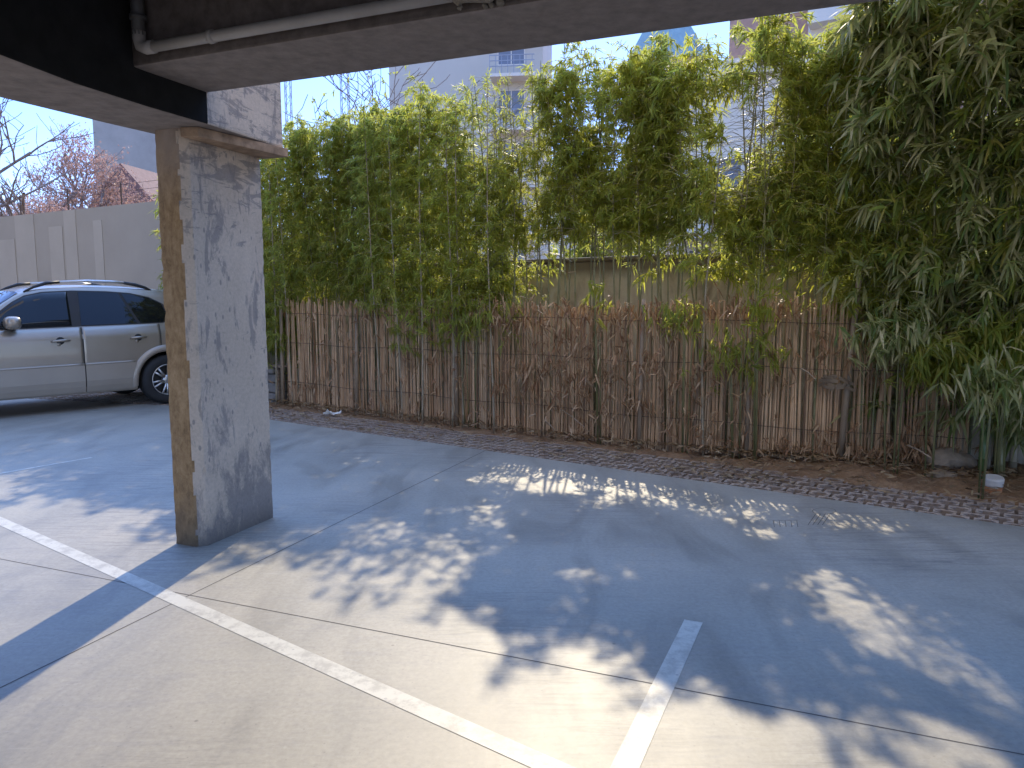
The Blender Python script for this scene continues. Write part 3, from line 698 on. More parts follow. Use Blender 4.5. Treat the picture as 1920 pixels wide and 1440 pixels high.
# pipe stub with white cap
c=gp(1862,932,-.02); root=empty('pipe_stub',(c.x,c.y+.02,-.03)); root.rotation_euler=(R(9),R(-3),0)
tag(root,'short orange pipe stub with white cap standing in the dirt','pipe')
b=MB(); b.tube([(0,0,0),(0,0,.04),(0,0,.11)],[.061,.062,.064],24); b.build('pipe_body',M['terracotta'],root,smooth=False)
b=MB(); n=24
ring=[]
for (r,z) in ((.0665,.105),(.0685,.112),(.0685,.158),(.063,.168),(.052,.170),(.0,.166)):
    ring.append([(r*math.cos(2*math.pi*i/n),r*math.sin(2*math.pi*i/n),z-(.022*math.sin(2*math.pi*i/n+1.57)*0 if z>.112 else .0)) for i in range(n)])
vs=[p for rg in ring for p in rg]; b.add(vs,[(k*n+i,k*n+(i+1)%n,(k+1)*n+(i+1)%n,(k+1)*n+i) for k in range(5) for i in range(n)]); b.build('cap',M['whitecap'],root)
# stacked stones behind the column with a timber plank on top
s0,_=hp(517,740,6.78)
heights=[(.0,.15,.34),(.155,.14,.30),(.30,.12,.33),(.425,.10,.28)]
labs=['large grey block at the bottom of the stone stack beside the fence','grey block second from the bottom of the stone stack','third grey block up in the stone stack by the fence','thin top block of the stone stack under the plank']
for k,(z,h,w) in enumerate(heights):
    b=MB(); off=random.uniform(-.02,.02); b.box((s0-w/2+off,6.66+random.uniform(-.02,.02),z-.01),(s0+w/2+off,6.92,z+h-.012),fr=lambda x,y,z:K(x,y,z)); o=tag(b.build('stone_block',M['stone']),labs[k],'block',group='stones stacked by the fence'); bevel(o,.02,2)
b=MB(); b.box((s0-.22,6.62,.518),(s0+.34,6.74,.545),fr=lambda x,y,z:K(x,y,z)); b.box((s0+.22,6.64,-.02),(s0+.25,6.72,.515),fr=lambda x,y,z:K(x,y,z)); tag(b.build('plank',M['wood']),'weathered timber plank lying across the stone stack','plank')
# crumpled paper
c=gp(622,780,-.01); b=MB(); r_=random.Random(2); g_=7
pt=[[Vector((c.x+(i-3)*.035+r_.gauss(0,.006),c.y+(j-2)*.03+r_.gauss(0,.006),.01+abs(r_.gauss(0,.022)))) for j in range(5)] for i in range(g_)]
b.add([p for row in pt for p in row],[(i*5+j,(i+1)*5+j,(i+1)*5+j+1,i*5+j+1) for i in range(g_-1) for j in range(4)]); tag(b.build('paper_scrap',M['paper']),'crumpled white paper scrap on the pavers near the column','litter')
# tangle of bark scraps hung on the canes
b=MB(); s0,z0=hp(1572,716,fnn(-1.4)-.06); r_=random.Random(9)
for i in range(16):
    a=r_.uniform(-.6,.6); l=r_.uniform(.05,.16); p=K(s0+r_.uniform(-.1,.1),fnn(s0)-.06-r_.uniform(0,.06),z0+r_.uniform(-.05,.04)); d=KS*math.cos(a)*l+Vector((0,0,math.sin(a)*l))
    w=Vector((0,0,.018))+KN*-.01
    b.add([p-d/2-w,p+d/2-w*.6,p+d/2+w,p-d/2+w*.7,p-d/2-w-KN*.01,p+d/2-w*.6-KN*.01,p+d/2+w-KN*.01,p-d/2+w*.7-KN*.01],[(0,1,2,3),(7,6,5,4),(0,4,5,1),(1,5,6,2),(2,6,7,3),(3,7,4,0)])
tag(b.build('bark_scraps',M['cane_post']),'tangle of pale bark scraps caught on the fence canes','debris')
# ------------------------------------------------------------------ the silver car (X from nose 0 to tail 4.33, y = 0 at the middle, near side = -y)
def carpaint(name,c,rough=.32,metal=.55):
    m,nt=mat(name); t=NT(nt); n=t.noise(t.coord('Object'),3,3,.5); d=t.ramp(n,[(.3,tuple(x*.95 for x in c)),(.7,tuple(x*1.04 for x in c))])
    t.bsdf(d,rough,metal,coat=.6); return m
M['paint']=carpaint('silver_beige_car_paint',(.36,.305,.245)); M['paint2']=carpaint('beige_lower_cladding_paint',(.38,.325,.265),.42,.3)
M['tint']=simple('dark_tinted_glass',(.008,.009,.011),.02,0,.05,2,0,spec=.5)
M['rubber']=simple('black_tyre_rubber',(.022,.022,.023),.8,0,.2,12,.2)
M['trim']=simple('black_car_trim',(.02,.02,.021),.5,0,.1,8,0)
M['alloy']=simple('bright_alloy',(.62,.61,.60),.28,.85,.05,5,0)
M['railsil']=simple('satin_silver_rail',(.60,.585,.57),.35,.6,.05,5,0)
M['lampred']=simple('red_lamp_lens',(.30,.012,.01),.15,0,.1,6,0)
M['lampclear']=simple('clear_lamp_lens',(.55,.56,.58),.1,.3,.1,6,0)
M['plate']=simple('white_plate',(.7,.7,.68),.5,0,.05,5,0)
XF,XR,TR=.86,3.49,.345
def tabl(tab,x): return float(np.interp(x,[a for a,_ in tab],[b for _,b in tab]))
ZTOP=[(0,.62),(.04,.78),(.15,.90),(.45,.985),(.9,1.04),(1.12,1.08),(1.25,1.17),(1.55,1.40),(1.82,1.585),(2.05,1.645),(2.5,1.675),(3.0,1.67),(3.5,1.63),(3.8,1.585),(3.93,1.52),(4.08,1.28),(4.18,1.08),(4.24,1.0),(4.28,.84),(4.33,.70)]
def wid(x):
    w=.905
    if x<.75: w-=.24*((.75-x)/.75)**2.2
    if x>3.5: w-=.13*((x-3.5)/.83)**2
    return w
def zbot(x):
    z=.235
    if x<.3: z=.27+.05*(.3-x)/.3
    if x>4.0: z=.235+.14*(x-4.0)/.33
    for c in (XF,XR):
        if abs(x-c)<.405: z=max(z,TR+math.sqrt(.405**2-(x-c)**2))
    return z
def zs_(x): return min(.985+.02*(x-2)/2,ZT_(x)-.07)
def ZT_(x): return tabl(ZTOP,x)
def zb_(x): return min(1.115+.035*(x-2.2)/1.5,ZT_(x)-.035)
def side(x,z):
    """half width of the body side at height z"""
    w=wid(x); zs=zs_(x); zb=zb_(x); zt=ZT_(x)
    if z<=zs:
        y=w
        if z<.42: y-=.05*((.42-z)/.2)**1.5
        if z>.75: y-=.012*((z-.75)/.24)
        return y
    if z<=zb: return w-.012-.052*((z-zs)/max(zb-zs,.01))**1.1
    f=min(1,(z-zb)/max(zt-.055-zb,.02)); gh=min(1.,(zt-zb)/.5)
    return w-.064-.125*gh*f-.02*gh*f*f
xs=sorted(set([0,.04,.1,.2,.3]+[XF+.405*math.sin(R(a)) for a in range(-90,91,15)]+[XR+.405*math.sin(R(a)) for a in range(-90,91,15)]+[1.4+.12*i for i in range(14)]+[3.95,4.02,4.08,4.14,4.18,4.22,4.25,4.28,4.31,4.33]))
def section(x):
    z0=zbot(x); zs=zs_(x); zb=zb_(x); zt=ZT_(x); L=[]
    for f in (0,.12,.28,.5,.75,1): 
        z=z0+(zs-z0)*f; L.append((side(x,z),z))
    for f in (.5,1): z=zs+(zb-zs)*f; L.append((side(x,z),z))
    ze=zt-.055 if zt-.055>zb+.005 else zb+.005
    for f in (.2,.4,.6,.8,1): z=zb+(ze-zb)*f; L.append((side(x,z),z))
    ye=L[-1][0]; 
    L+= [(ye-.05,zt-.028),(ye-.14,zt-.010),(ye*.45,zt-.002),(0,zt)]
    return L
b=MB(); secs=[section(x) for x in xs]; n=len(secs[0]); N=2*n-1
def full(x,L): return [(x,-y,z) for y,z in L]+[(x,y,z) for y,z in reversed(L[:-1])]
vs=[p for x,L in zip(xs,secs) for p in full(x,L)]
fs=[(i*N+k,(i+1)*N+k,(i+1)*N+k+1,i*N+k+1) for i in range(len(xs)-1) for k in range(N-1)]
fs+=[tuple(range(N-1,-1,-1)),tuple((len(xs)-1)*N+k for k in range(N))]
fs=[tuple(reversed(f)) for f in fs]
b.add(vs,fs)
ce=Vector((math.cos(R(47)),math.sin(R(47)),0)); cn=Vector((ce.y,-ce.x,0))
cpos=Vector((-4.95,10.5,0))-cn*.80-ce*XR
car=empty('parked_car',(cpos.x,cpos.y,-.01),R(47))
tag(car,'silver beige off-road estate car with dark windows parked behind the column','car')
b.build('body',M['paint'],car,smooth=True)
# underside and wheel wells
b=MB(); b.box((.3,-.70,.24),(4.1,.70,.62)); b.build('underbody',M['trim'],car)
def shell(x0,x1,zl,zu,off,name,m,parent=car,nx=24,nz=5,sgn=-1,thick=.012,zfun=None):
    """a thin panel lying on the body side between two heights (functions of x)"""
    b=MB(); g=[]
    for i in range(nx+1):
        x=x0+(x1-x0)*i/nx; a=zl(x); c=zu(x); row=[]
        for k in range(nz+1):
            z=a+(c-a)*k/nz; row.append((x,z))
        g.append(row)
    o_=[(x,sgn*(side(x,z)+off),z) for r in g for x,z in r]; i_=[(x,sgn*(side(x,z)+off-thick),z) for r in g for x,z in r]
    q=nz+1; fo=[(i*q+k,(i+1)*q+k,(i+1)*q+k+1,i*q+k+1) for i in range(nx) for k in range(nz)]
    ed=[i*q for i in range(nx+1)]+[nx*q+k for k in range(1,nz+1)]+[i*q+nz for i in range(nx-1,-1,-1)]+[k for k in range(nz-1,0,-1)]
    if sgn>0: fo=[tuple(reversed(f)) for f in fo]
    b.add(o_,fo); m0=len(o_); b.add(i_,[])
    es=[(ed[j],ed[(j+1)%len(ed)],ed[(j+1)%len(ed)]+m0,ed[j]+m0) for j in range(len(ed))]
    if sgn<0: es=[tuple(reversed(e)) for e in es]
    b.f+=es; b.m+=[0]*len(es)
    return b.build(name,m,parent,smooth=False)
def smoothshade(o): 
    for p in o.data.polygons: p.use_smooth=True
    return o
wt=lambda x: tabl([(1.40,1.14),(1.55,1.30),(1.70,1.42),(1.85,1.505),(2.05,1.552),(2.4,1.572),(2.8,1.566),(3.1,1.545),(3.35,1.49),(3.52,1.40),(3.62,1.29),(3.66,1.24)],x)
wb=lambda x: zb_(x)+.012+(.0 if x<3.45 else (x-3.45)**2*1.9)
for sg in (-1,1):
    # black window surround, then the panes
    shell(1.40,3.66,lambda x:min(wb(x)-.014,wt(x)-.004),lambda x:wt(x)+.016,.003,'window_surround',M['trim'],nx=50,sgn=sg,nz=6)
    p1=smoothshade(shell(1.46,2.33,wb,wt,.006,'window',M['tint'],nx=28,sgn=sg))
    # rear pane, its trailing edge slanted
    def slanted(x0t,x0b,x1t,x1b,name):
        b=MB(); q=[]
        for i in range(21):
            t=i/20; row=[]
            for k in range(7):
                u=k/6; x=(x0b+(x0t-x0b)*u)*(1-t)+(x1b+(x1t-x1b)*u)*t; a=wb(x); c=wt(x); z=a+(c-a)*u; row.append((x,sg*(side(x,z)+.007),z))
            q.append(row)
        b.add([p for r in q for p in r],[((i*7+k,(i+1)*7+k,(i+1)*7+k+1,i*7+k+1) if sg<0 else (i*7+k+1,(i+1)*7+k+1,(i+1)*7+k,i*7+k)) for i in range(20) for k in range(6)])
        return b.build(name,M['tint'],car,smooth=True)
    slanted(2.46,2.44,2.95,3.14,'window'); slanted(2.99,3.18,3.50,3.60,'window')
    # doors: thin skins with a black gap round them, each with its handle
    for (x0,x1,hx,dark) in ((1.36,2.425,2.17,0),(2.44,3.42,3.12,0)):
        gap_=shell(x0-.010,x1+.010,lambda x:max(.33,zbot(x)+.055),lambda x:zb_(x)-.012,.0015,'door_gap',M['trim'],nx=30,nz=10,sgn=sg)
        zlo=lambda x:max(.34,zbot(x)+.065)
        d=smoothshade(shell(x0,x1,zlo,lambda x:zb_(x)-.010,.004,'door',M['paint'],nx=36,nz=14,sgn=sg))
        gap_.parent=d
        b=MB(); zh=zs_(hx)-.045; y=sg*(side(hx,zh)); 
        b.tube([(hx-.105,y+sg*.004,zh-.006),(hx-.08,y+sg*.034,zh),(hx,y+sg*.042,zh+.006),(hx+.08,y+sg*.034,zh+.006),(hx+.105,y+sg*.004,zh+.004)],[.012,.015,.017,.015,.012],8)
        b.tube([(hx-.02,y+sg*.006,zh-.045),(hx-.02,y+sg*.012,zh-.045)],[.024,.020],10); hd=b.build('handle',M['paint'],d,smooth=True)
        b=MB(); b.tube([(hx,y+sg*.003,zh),(hx,y+sg*.007,zh)],[.052,.046],14); b.build('handle_recess',M['trim'],d)
    # lower cladding with wheel arch flares
    mt=lambda x: .615+.02*(x-1.3)/2
    shell(1.345,2.426,lambda x:.262,mt,.022,'side_cladding',M['paint2'],nx=20,nz=5,sgn=sg,thick=.04)
    shell(2.440,3.07,lambda x:max(.262,zbot(x)+.0),lambda x:max(mt(x),zbot(x)+.03),.022,'side_cladding',M['paint2'],nx=20,nz=5,sgn=sg,thick=.04)
    for (xa,xb) in ((1.345,2.426),(2.440,3.06)):
        b=MB(); b.tube([(xa+(xb-xa)*i/10,sg*(side(xa+(xb-xa)*i/10,.6)+.012),mt(xa+(xb-xa)*i/10)) for i in range(11)],.016,8); b.build('cladding_edge',M['paint2'],car,smooth=True)
    for cx in (XF,XR):
        b=MB(); q=[]
        for i in range(33):
            a=R(-8+196*i/32); row=[]
            for (r,o) in ((.400,-.03),(.402,.018),(.43,.028),(.475,.024),(.495,.002)):
                x=cx-r*math.cos(a); z=TR+r*math.sin(a); row.append((x,sg*(side(x,max(z,.3))+o),z))
            q.append(row)
        b.add([p for r in q for p in r],[((i*5+k,(i+1)*5+k,(i+1)*5+k+1,i*5+k+1) if sg>0 else (i*5+k+1,(i+1)*5+k+1,(i+1)*5+k,i*5+k)) for i in range(32) for k in range(4)])
        b.build('wheel_arch',M['paint2'],car,smooth=True)
    # wheels
    for cx in (XF,XR):
        yc=sg*.80; wh=MB(); prof=[(.215,-.10),(.235,-.115),(.30,-.118),(.335,-.10),(.345,-.06),(.345,.06),(.335,.10),(.30,.118),(.235,.115),(.215,.10)]; k=40
        vs=[(cx+r*math.cos(2*math.pi*i/k),yc+y,TR+r*math.sin(2*math.pi*i/k)) for r,y in prof for i in range(k)]
        wh.add(vs,[(j*k+i,j*k+(i+1)%k,(j+1)*k+(i+1)%k,(j+1)*k+i) for j in range(len(prof)-1) for i in range(k)])
        w=wh.build('wheel',M['rubber'],car,smooth=True)
        rm=MB(); yo=yc+sg*.095
        prof=[(.222,.0),(.215,.012),(.205,.004),(.198,-.05),(.198,-.15)]
        vs=[(cx+r*math.cos(2*math.pi*i/k),yo+sg*y,TR+r*math.sin(2*math.pi*i/k)) for r,y in prof for i in range(k)]
        rm.add(vs,[(j*k+i,j*k+(i+1)%k,(j+1)*k+(i+1)%k,(j+1)*k+i) for j in range(len(prof)-1) for i in range(k)])
        for i in range(6):
            for da in (-.17,.17):
                a=2*math.pi*i/6+.3; P0=(cx+.055*math.cos(a+da*.8),yo-sg*.012,TR+.055*math.sin(a+da*.8)); P1=(cx+.203*math.cos(a+da),yo+sg*.0,TR+.203*math.sin(a+da))
                rm.tube([P0,tuple((p+q)/2 for p,q in zip(P0,P1)),P1],[.018,.015,.013],6)
        rm.tube([(cx,yo-sg*.05,TR),(cx,yo-sg*.002,TR),(cx,yo+sg*.004,TR)],[.07,.066,.045],16)
        r_=rm.build('rim',M['alloy'],w,smooth=True)
        bk=MB(); bk.tube([(cx,yo-sg*.085,TR),(cx,yo-sg*.075,TR)],[.20,.20],24); bk.build('brake_disc',M['trim'],w)
    # roof rail: silver bar with black feet
    def rp(x,h): return (x,sg*(side(x,ZT_(x)-.05)-.045),ZT_(x)-.020+h)
    b=MB(); b.tube([rp(2.26,.055),rp(2.6,.060),rp(2.9,.058),rp(3.08,.052)],[.017,.019,.019,.017],8); rr_=b.build('roof_rail',M['railsil'],car,smooth=True)
    b=MB(); b.tube([rp(1.86,-.01),rp(1.98,.022),rp(2.12,.05),rp(2.27,.055)],[.010,.018,.023,.020],8); b.tube([rp(3.06,.052),rp(3.2,.042),rp(3.34,.012),rp(3.42,-.02)],[.020,.024,.020,.010],8)
    b.build('rail_foot',M['trim'],rr_,smooth=True)
    # mirror
    mx=1.66; my=sg*(side(mx,1.17)+.12); bm=bmesh.new(); bmesh.ops.create_icosphere(bm,subdivisions=3,radius=1)
    for v in bm.verts:
        x,y,z=v.co; p=lambda q:math.copysign(abs(q)**.65,q); v.co=Vector((mx+p(x)*.075*(1 if x>0 else 1.3),my+p(y)*.125,1.185+p(z)*.082))
    me=bpy.data.meshes.new('mirror'); bm.to_mesh(me); bm.free(); me.materials.append(M['paint']); me.polygons.foreach_set('use_smooth',[True]*len(me.polygons)); o=bpy.data.objects.new('mirror',me); COL.objects.link(o); o.parent=car
    b=MB(); b.tube([(mx,sg*(side(mx,1.12)-.01),1.11),(mx,my,1.13)],[.03,.035],8); b.build('mirror_stalk',M['trim'],o)
    # lamps
    smoothshade(shell(.10,.60,lambda x:.72+.10*x,lambda x:zs_(x)-.0,.006,'headlight',M['lampclear'],nx=12,nz=4,sgn=sg))
    smoothshade(shell(3.93,4.17,lambda x:.92,lambda x:min(1.32,zb_(x)+.12,ZT_(x)-.03),.006,'tail_light',M['lampred'],nx=8,nz=5,sgn=sg))
    smoothshade(shell(4.02,4.28,lambda x:.42+.15*(x-4.02),lambda x:.66,.016,'bumper',M['paint2'],nx=8,nz=4,sgn=sg,thick=.03))
    b=MB(); z=.80; b.tube([(1.20,sg*(side(1.2,z)+.004),z),(1.24,sg*(side(1.24,z)+.008),z),(1.28,sg*(side(1.28,z)+.004),z)],[.006,.011,.006],6); b.build('side_repeater',M['trim'],car)
def glass_top(xa,xb,inset,name):
    b=MB(); q=[]
    for i in range(13):
        x=xa+(xb-xa)*i/12; L=section(x); ye=L[-4][0]-inset; row=[]
        for k in range(11):
            y=-ye+2*ye*k/10; z=float(np.interp(abs(y),[p[0] for p in reversed(L[-5:])],[p[1] for p in reversed(L[-5:])])); row.append((x,y,z+.008))
        q.append(row)
    b.add([p for r in q for p in r],[(i*11+k,(i+1)*11+k,(i+1)*11+k+1,i*11+k+1) for i in range(12) for k in range(10)])
    return b.build(name,M['tint'],car,smooth=True)
glass_top(1.20,1.80,.03,'windscreen'); glass_top(3.95,4.15,.06,'rear_window')
b=MB(); b.box((4.335,-.26,.62),(4.345,.26,.73)); b.build('number_plate',M['plate'],car)
b=MB(); b.box((-.012,-.55,.47),(-.002,.55,.60)); b.build('grille',M['trim'],car)
# ------------------------------------------------------------------ beyond the wall
M['pale_block']=simple('pale_grey_render',(.60,.56,.48),.8,0,.06,.3,.05)  # lightened for distance, haze is put into this wall colour
M['white_block']=simple('white_render',(.74,.69,.60),.8,0,.06,.4,.05)
M['grey_block']=simple('grey_concrete_tower',(.42,.385,.335),.85,0,.15,.5,.1)
M['winglass']=simple('dark_window_glass',(.20,.22,.26),.1,0,.1,2,0)  # paler than plain glass, distance haze is put into the colour
M['greenroof']=simple('green_tiled_roof',(.26,.36,.36),.6,0,.12,2,.1)  # greyed roof green, distance haze is put into the colour
M['brickred']=simple('brown_brick_facing',(.46,.28,.21),.85,0,.15,3,.2)
M['pinkwall']=simple('pink_house_wall',(.42,.27,.25),.85,0,.1,2,.1)
M['brownroof']=simple('brown_roof_tiles',(.22,.125,.11),.85,0,.2,4,.2)
M['steel']=simple('grey_galvanised_steel',(.33,.35,.40),.5,.3,.1,3,0)
M['polecon']=simple('grey_concrete_pole',(.26,.25,.25),.85,0,.15,4,.1)
def frame_at(o,ang):
    ex=Vector((math.cos(ang),math.sin(ang),0)); ey=Vector((-ex.y,ex.x,0)); o=Vector(o)
    return lambda x,y,z:o+ex*x+ey*y+Vector((0,0,z))
def part(fn,name,m,parent,base):
    b=MB(); fn(b); o=b.build(name,m,parent); o.matrix_parent_inverse=Matrix.Translation(-Vector(base)); return o
def facade(o,ang,Wd,Dp,H,name,label,wall,bays,f0,fh,ww,whh,balc=None,skip=()):
    fr=frame_at(o,ang); base=Vector(o); root=empty(name,base); tag(root,label,'building')
    part(lambda b:b.box((0,0,-.2),(Wd,Dp,H),fr=fr),'wall',wall,root,base)
    part(lambda b:(b.box((-.2,-.25,H+.004),(Wd+.2,Dp+.2,H+.5),fr=fr)),'roof_edge',wall,root,base)
    z=f0
    while z+whh<H-.3:
        for x in bays:
            w=part(lambda b:(b.box((x-.06,-.05,z-.06),(x+ww+.06,-.003,z),fr=fr),b.box((x-.06,-.05,z+whh),(x+ww+.06,-.003,z+whh+.06),fr=fr),b.box((x-.06,-.05,z),(x,-.003,z+whh),fr=fr),b.box((x+ww,-.05,z),(x+ww+.06,-.003,z+whh),fr=fr),b.box((x+ww/2-.03,-.04,z),(x+ww/2+.03,-.003,z+whh),fr=fr)),'window',M['white_block'],root,base)
            g=part(lambda b:b.box((x,-.02,z),(x+ww/2-.03,-.004,z+whh),fr=fr) or b.box((x+ww/2+.03,-.02,z),(x+ww,-.004,z+whh),fr=fr),'pane',M['winglass'],root,base); g.parent=w
        if balc:
            for (x0,x1,m_,rail) in balc:
                p_=part(lambda b:b.box((x0,-1.2,z-1.0),(x1,-.002,z-.82),fr=fr),'balcony',M['white_block'],root,base)
                if rail=='solid': r_=part(lambda b:(b.box((x0,-1.2,z-.818),(x1,-1.08,z+.12),fr=fr),b.box((x0,-1.078,z-.818),(x0+.1,-.003,z+.12),fr=fr)),'parapet',m_,root,base)
                else:
                    def rl(b):
                        for q in (z+.15,z-.15,z-.45): b.box((x0,-1.19,q),(x1,-1.15,q+.04),fr=fr)
                        k=x0
                        while k<x1: b.box((k,-1.185,z-.818),(k+.03,-1.155,z+.15),fr=fr); k+=.35
                    r_=part(rl,'railing',m_,root,base)
                r_.parent=p_
        z+=fh
    return root,fr,base
# pale block behind the left half of the hedge
o=dp(737,563,46); o.z=0
root,fr,base=facade(o,R(-6),9.2,10,26,'apartment_block','plain pale apartment block rising behind the left part of the hedge',M['pale_block'],[6.6],3.2,3.0,1.5,1.5,balc=[(6.2,8.8,M['steel'],'rail')])
# house tower with green hipped roof
o=dp(1172,563,62); o.z=0; fr=frame_at(o,R(-10)); root=empty('green_roofed_house',o); tag(root,'distant building with green hipped roof peeking over the bamboo','building')
part(lambda b:b.box((.4,0,0),(5.6,7,20.5),fr=fr),'wall',M['white_block'],root,o)
def hip(b):
    vs=[fr(-.1,-.6,20.5),fr(6.1,-.6,20.5),fr(6.1,7.6,20.5),fr(-.1,7.6,20.5),fr(1.9,2.8,25.3),fr(4.1,2.8,25.3),fr(4.1,4.2,25.3),fr(1.9,4.2,25.3)]
    b.add(vs,[(3,2,1,0),(0,1,5,4),(1,2,6,5),(2,3,7,6),(3,0,4,7),(4,5,6,7)])
part(hip,'roof',M['greenroof'],root,o)
for k in range(3):
    w=part(lambda b:b.box((1.+1.5*k,-.04,17.6),(1.9+1.5*k,-.003,19.2),fr=fr),'window',M['winglass'],root,o)
# apartment block at the right, brown brick with white balconies
o=dp(1352,563,36); o.z=0
root,fr,base=facade(o,R(-30),24,10,24,'apartment_block','brown brick apartment block with white balconies behind the right bamboo',M['brickred'],[1.6,6.4,11.4,16.4],2.6,2.9,1.7,1.6,balc=[(3.6,10.2,M['white_block'],'solid'),(13.5,20,M['white_block'],'solid')])
part(lambda b:b.box((3.5,-.30,0),(5.6,-.004,23),fr=fr),'pier',M['white_block'],root,base)
zc=1.45+(563-46)/1387*36
ac=part(lambda b:b.box((2.0,-.42,zc-.35),(2.95,-.06,zc+.35),fr=fr),'air_conditioner',M['white_block'],root,base)
fanb=MB(); pts=[fr(2.33,-.425,zc),fr(2.33,-.44,zc)]; fanb.tube(pts,[.26,.24],18); fo=fanb.build('fan_grille',M['winglass'],ac); fo.matrix_parent_inverse=Matrix.Translation(-base)
# low white buildings right behind the hedge
o=dp(1262,563,24); o.z=0
facade(o,R(-28),5.0,6,8.1,'white_building','white low building with terraces seen through the gap in the bamboo',M['white_block'],[.5,2.9],1.6,2.7,1.5,1.4,balc=[(.2,4.8,M['white_block'],'rail')])
o=dp(1000,563,27); o.z=0
facade(o,R(-12),4.6,6,5.4,'white_building','low white house glimpsed through the bamboo over the plaster wall',M['white_block'],[.6,2.6],1.3,2.6,1.3,1.3)
o=dp(1500,563,20); o.z=0
facade(o,R(-33),4.2,5,4.6,'white_building','white annex glimpsed low behind the thicket at the right',M['white_block'],[.6,2.5],1.3,2.6,1.2,1.3)
# grey tower at the left
o=dp(194,563,60); o.z=0
facade(o,R(8),7.5,8,30,'concrete_tower','windowless grey concrete tower behind the pink house at left',M['grey_block'],[],3,3,1.2,1.3)
# pink house with gabled roof
o=dp(196,563,32); o.z=0; fr=frame_at(o,R(-8)); root=empty('gabled_house',o); tag(root,'pink house with brown gabled roof above the grey wall','building')
part(lambda b:b.box((0,0,0),(2.7,5,5.35),fr=fr),'wall',M['pinkwall'],root,o)
def gable(b):
    for e in (-.35,):
        vs=[fr(-.35,e,5.2),fr(3.05,e,5.2),fr(1.35,e,7.1),fr(-.35,5.4,5.2),fr(3.05,5.4,5.2),fr(1.35,5.4,7.1)]
        b.add(vs,[(0,1,2),(5,4,3),(0,2,5,3),(2,1,4,5),(1,0,3,4)])
part(gable,'roof',M['brownroof'],root,o)
for x in (.5,1.7): part(lambda b:b.box((x,-.05,3.6),(x+.5,-.003,4.9),fr=fr),'window',M['winglass'],root,o)
# unseen block added at the left to cut sky light on the floor
o=Vector((-9.5,7.5,0)); base=o; fr=frame_at(o,R(250)); root=empty('neighbour_building',o); tag(root,'tall rendered neighbour building along the left of the parking deck','building')
part(lambda b:b.box((0,-9,-.2),(26,0,19),fr=fr),'wall',M['grey_block'],root,base)
# lattice masts
for (u,top,w,Y,lab) in ((553,34,.55,80,'thinner lattice mast against the sky next to the column'),(656,34,.7,75,'wider lattice mast between the column and the pale block')):
    o=dp(u,563,Y); o.z=0; b=MB(); H_=34; n=26
    cs=[(-w/2,-w/2),(w/2,-w/2),(w/2,w/2),(-w/2,w/2)]
    for c in cs: b.tube([o+Vector((c[0],c[1],0)),o+Vector((c[0],c[1],H_))],.05,4)
    for i in range(n):
        z0=12+i*.85
        for k in range(4):
            p=cs[k];q=cs[(k+1)%4]; z1=z0+.85
            b.tube([o+Vector((p[0],p[1],z0 if i%2 else z1)),o+Vector((q[0],q[1],z1 if i%2 else z0))],.025,3)
    tag(b.build('lattice_mast',M['steel']),lab,'mast')
# utility pole at the left edge
o=dp(1,563,22); o.z=0; b=MB(); b.tube([o,o+Vector((0,0,5)),o+Vector((0,0,11))],[.17,.15,.11],12)
tag(b.build('utility_pole',M['polecon'],smooth=True),'grey utility pole at the left picture edge','pole')
# bare trees
def tree(o,h,seed,label,leaves=0,lm='rust_leaf',spread=.55,trunk=.12,levels=5,zc=(.3,1.),lf=(.05,.10),start=.2):
    r=random.Random(seed); root=empty('bare_tree' if leaves<500 else 'dry_leaved_tree',o); tag(root,label,'tree'); b=MB(); tips=[]
    def grow(p,d,L,rad,lv):
        k=4; pts=[p]; 
        for i in range(k):
            d=(d+Vector((r.gauss(0,.16),r.gauss(0,.16),r.gauss(.05,.10)))).normalized(); p=p+d*L/k; pts.append(p)
            if lv>=2: tips.append((p,d))
        b.tube(pts,[max(.007,rad*(1-.4*i/k)) for i in range(k+1)],6 if lv<2 else 4,cap=lv==levels)
        if lv>=levels: return
        for j in range(3 if lv else 5):
            bi=r.randint(1,k) if lv else r.randint(2,k); ax=Vector((r.gauss(0,1),r.gauss(0,1),r.gauss(0,.35))).normalized(); nd=(d*(1-spread)+ax*spread*1.15+Vector((0,0,.18))).normalized()
            grow(pts[bi],nd,L*r.uniform(.55,.8),rad*.55,lv+1)
    grow(Vector((0,0,0)),Vector((0,0,1)),h*.42,trunk,0)
    b.build('trunk',M['bark'],root,smooth=True)
    if leaves:
        idx=[r.randrange(len(tips)) for _ in range(leaves)]
        P=[tips[i][0]+Vector((r.gauss(0,.15),r.gauss(0,.15),r.gauss(0,.12))) for i in idx]; D=[Vector((r.gauss(0,1),r.gauss(0,1),r.gauss(-.5,.7))) for _ in idx]
        leaf_mesh('crown',*sprays_to_leaves(P,D,(3,6),lf,(.3,.5),.9),M[lm],root)
    return root
o=dp(20,563,19); o.z=0; tree(o,7.6,5,'bare branching tree above the grey wall at far left',levels=5,trunk=.17)
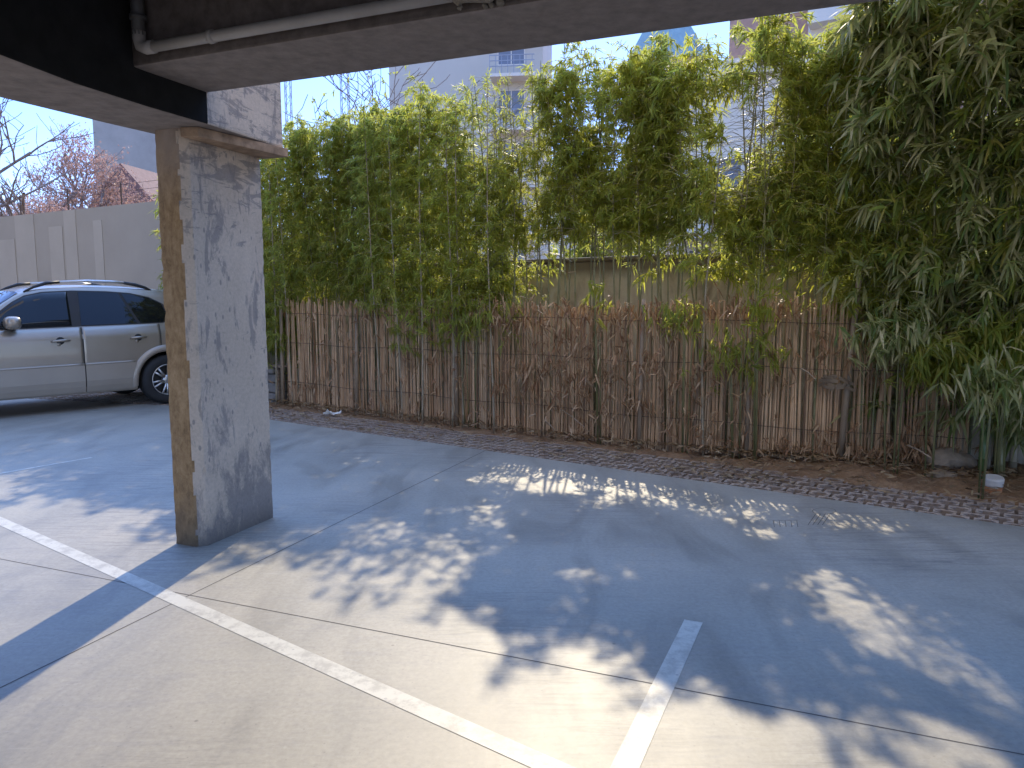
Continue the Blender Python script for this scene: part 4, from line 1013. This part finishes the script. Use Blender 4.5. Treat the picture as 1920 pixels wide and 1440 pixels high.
o=dp(112,563,23); o.z=0; tree(o,7.4,9,'tree with russet dry leaves beside the bare tree',leaves=6500,levels=5,trunk=.12,lf=(.035,.075))
o=dp(165,563,26); o.z=0; tree(o,6.4,17,'russet tree in front of the grey tower',leaves=5500,levels=5,trunk=.12,lf=(.035,.075))
o=dp(60,563,21); o.z=0; tree(o,4.8,31,'low russet shrubby tree just over the grey wall top',leaves=4500,levels=4,trunk=.09,lf=(.035,.07))
o=dp(575,563,17); o.z=0; tree(o,7.0,23,'wispy nearly bare tree beyond the hedge near the lattice masts',leaves=160,lm='leaf',levels=5,trunk=.07,lf=(.06,.1))
for i,(u,Y,h) in enumerate(((640,16,5.0),(760,18,5.4),(1130,16,4.6),(1420,15,4.8),(1560,14,5.2),(1700,15,6.5),(1850,15,7.5))):
    o=dp(u,563,Y); o.z=0; tree(o,h,40+i,['green tree beyond the hedge near the wider mast','green tree beyond the hedge before the pale block','yellow green tree behind the sparse middle bamboo','bushy tree hidden behind the bamboo before the brick block','green tree behind the thicket','tall green tree behind the drooping clump','tallest green tree at right behind the drooping clump'][i],leaves=1500,lm='leaf_yel' if i%2 else 'leaf',levels=4,trunk=.1,lf=(.10,.17))
# posts and wires along the top of the grey wall
root=empty('security_wire',ga+Vector((0,0,GH))); tag(root,'thin security wires on posts along the grey wall top','wire fence')
base=ga+Vector((0,0,GH))
for k in range(9):
    p=ga+gd*(2+k*1.75)+gn*.1; part(lambda b:b.tube([p+Vector((0,0,GH-.02)),p+Vector((0,0,GH+.42))],.016,6),'post',M['wire'],root,base)
part(lambda b:[b.tube([ga+gn*.1+Vector((0,0,GH+z)),gb+gn*.1+Vector((0,0,GH+z))],.004,4) for z in (.12,.26,.39)],'wire',M['wire'],root,base)
# end of the hedge spilling in front of the grey wall
for i in range(7):
    s_=-10.9+.16*i; o=bamboo(s_,7.0+rb.uniform(-.2,.2),3.3+rb.uniform(-.4,.2),1.4,lean=(-.35,-.15),nodes=20,lm='leaf_yel' if i%2 else 'leaf',seed=700+i,gaps=False)
    tag(o,'yellowish bamboo at the hedge end beside the grey wall','bamboo',group='bamboo at the hedge end')
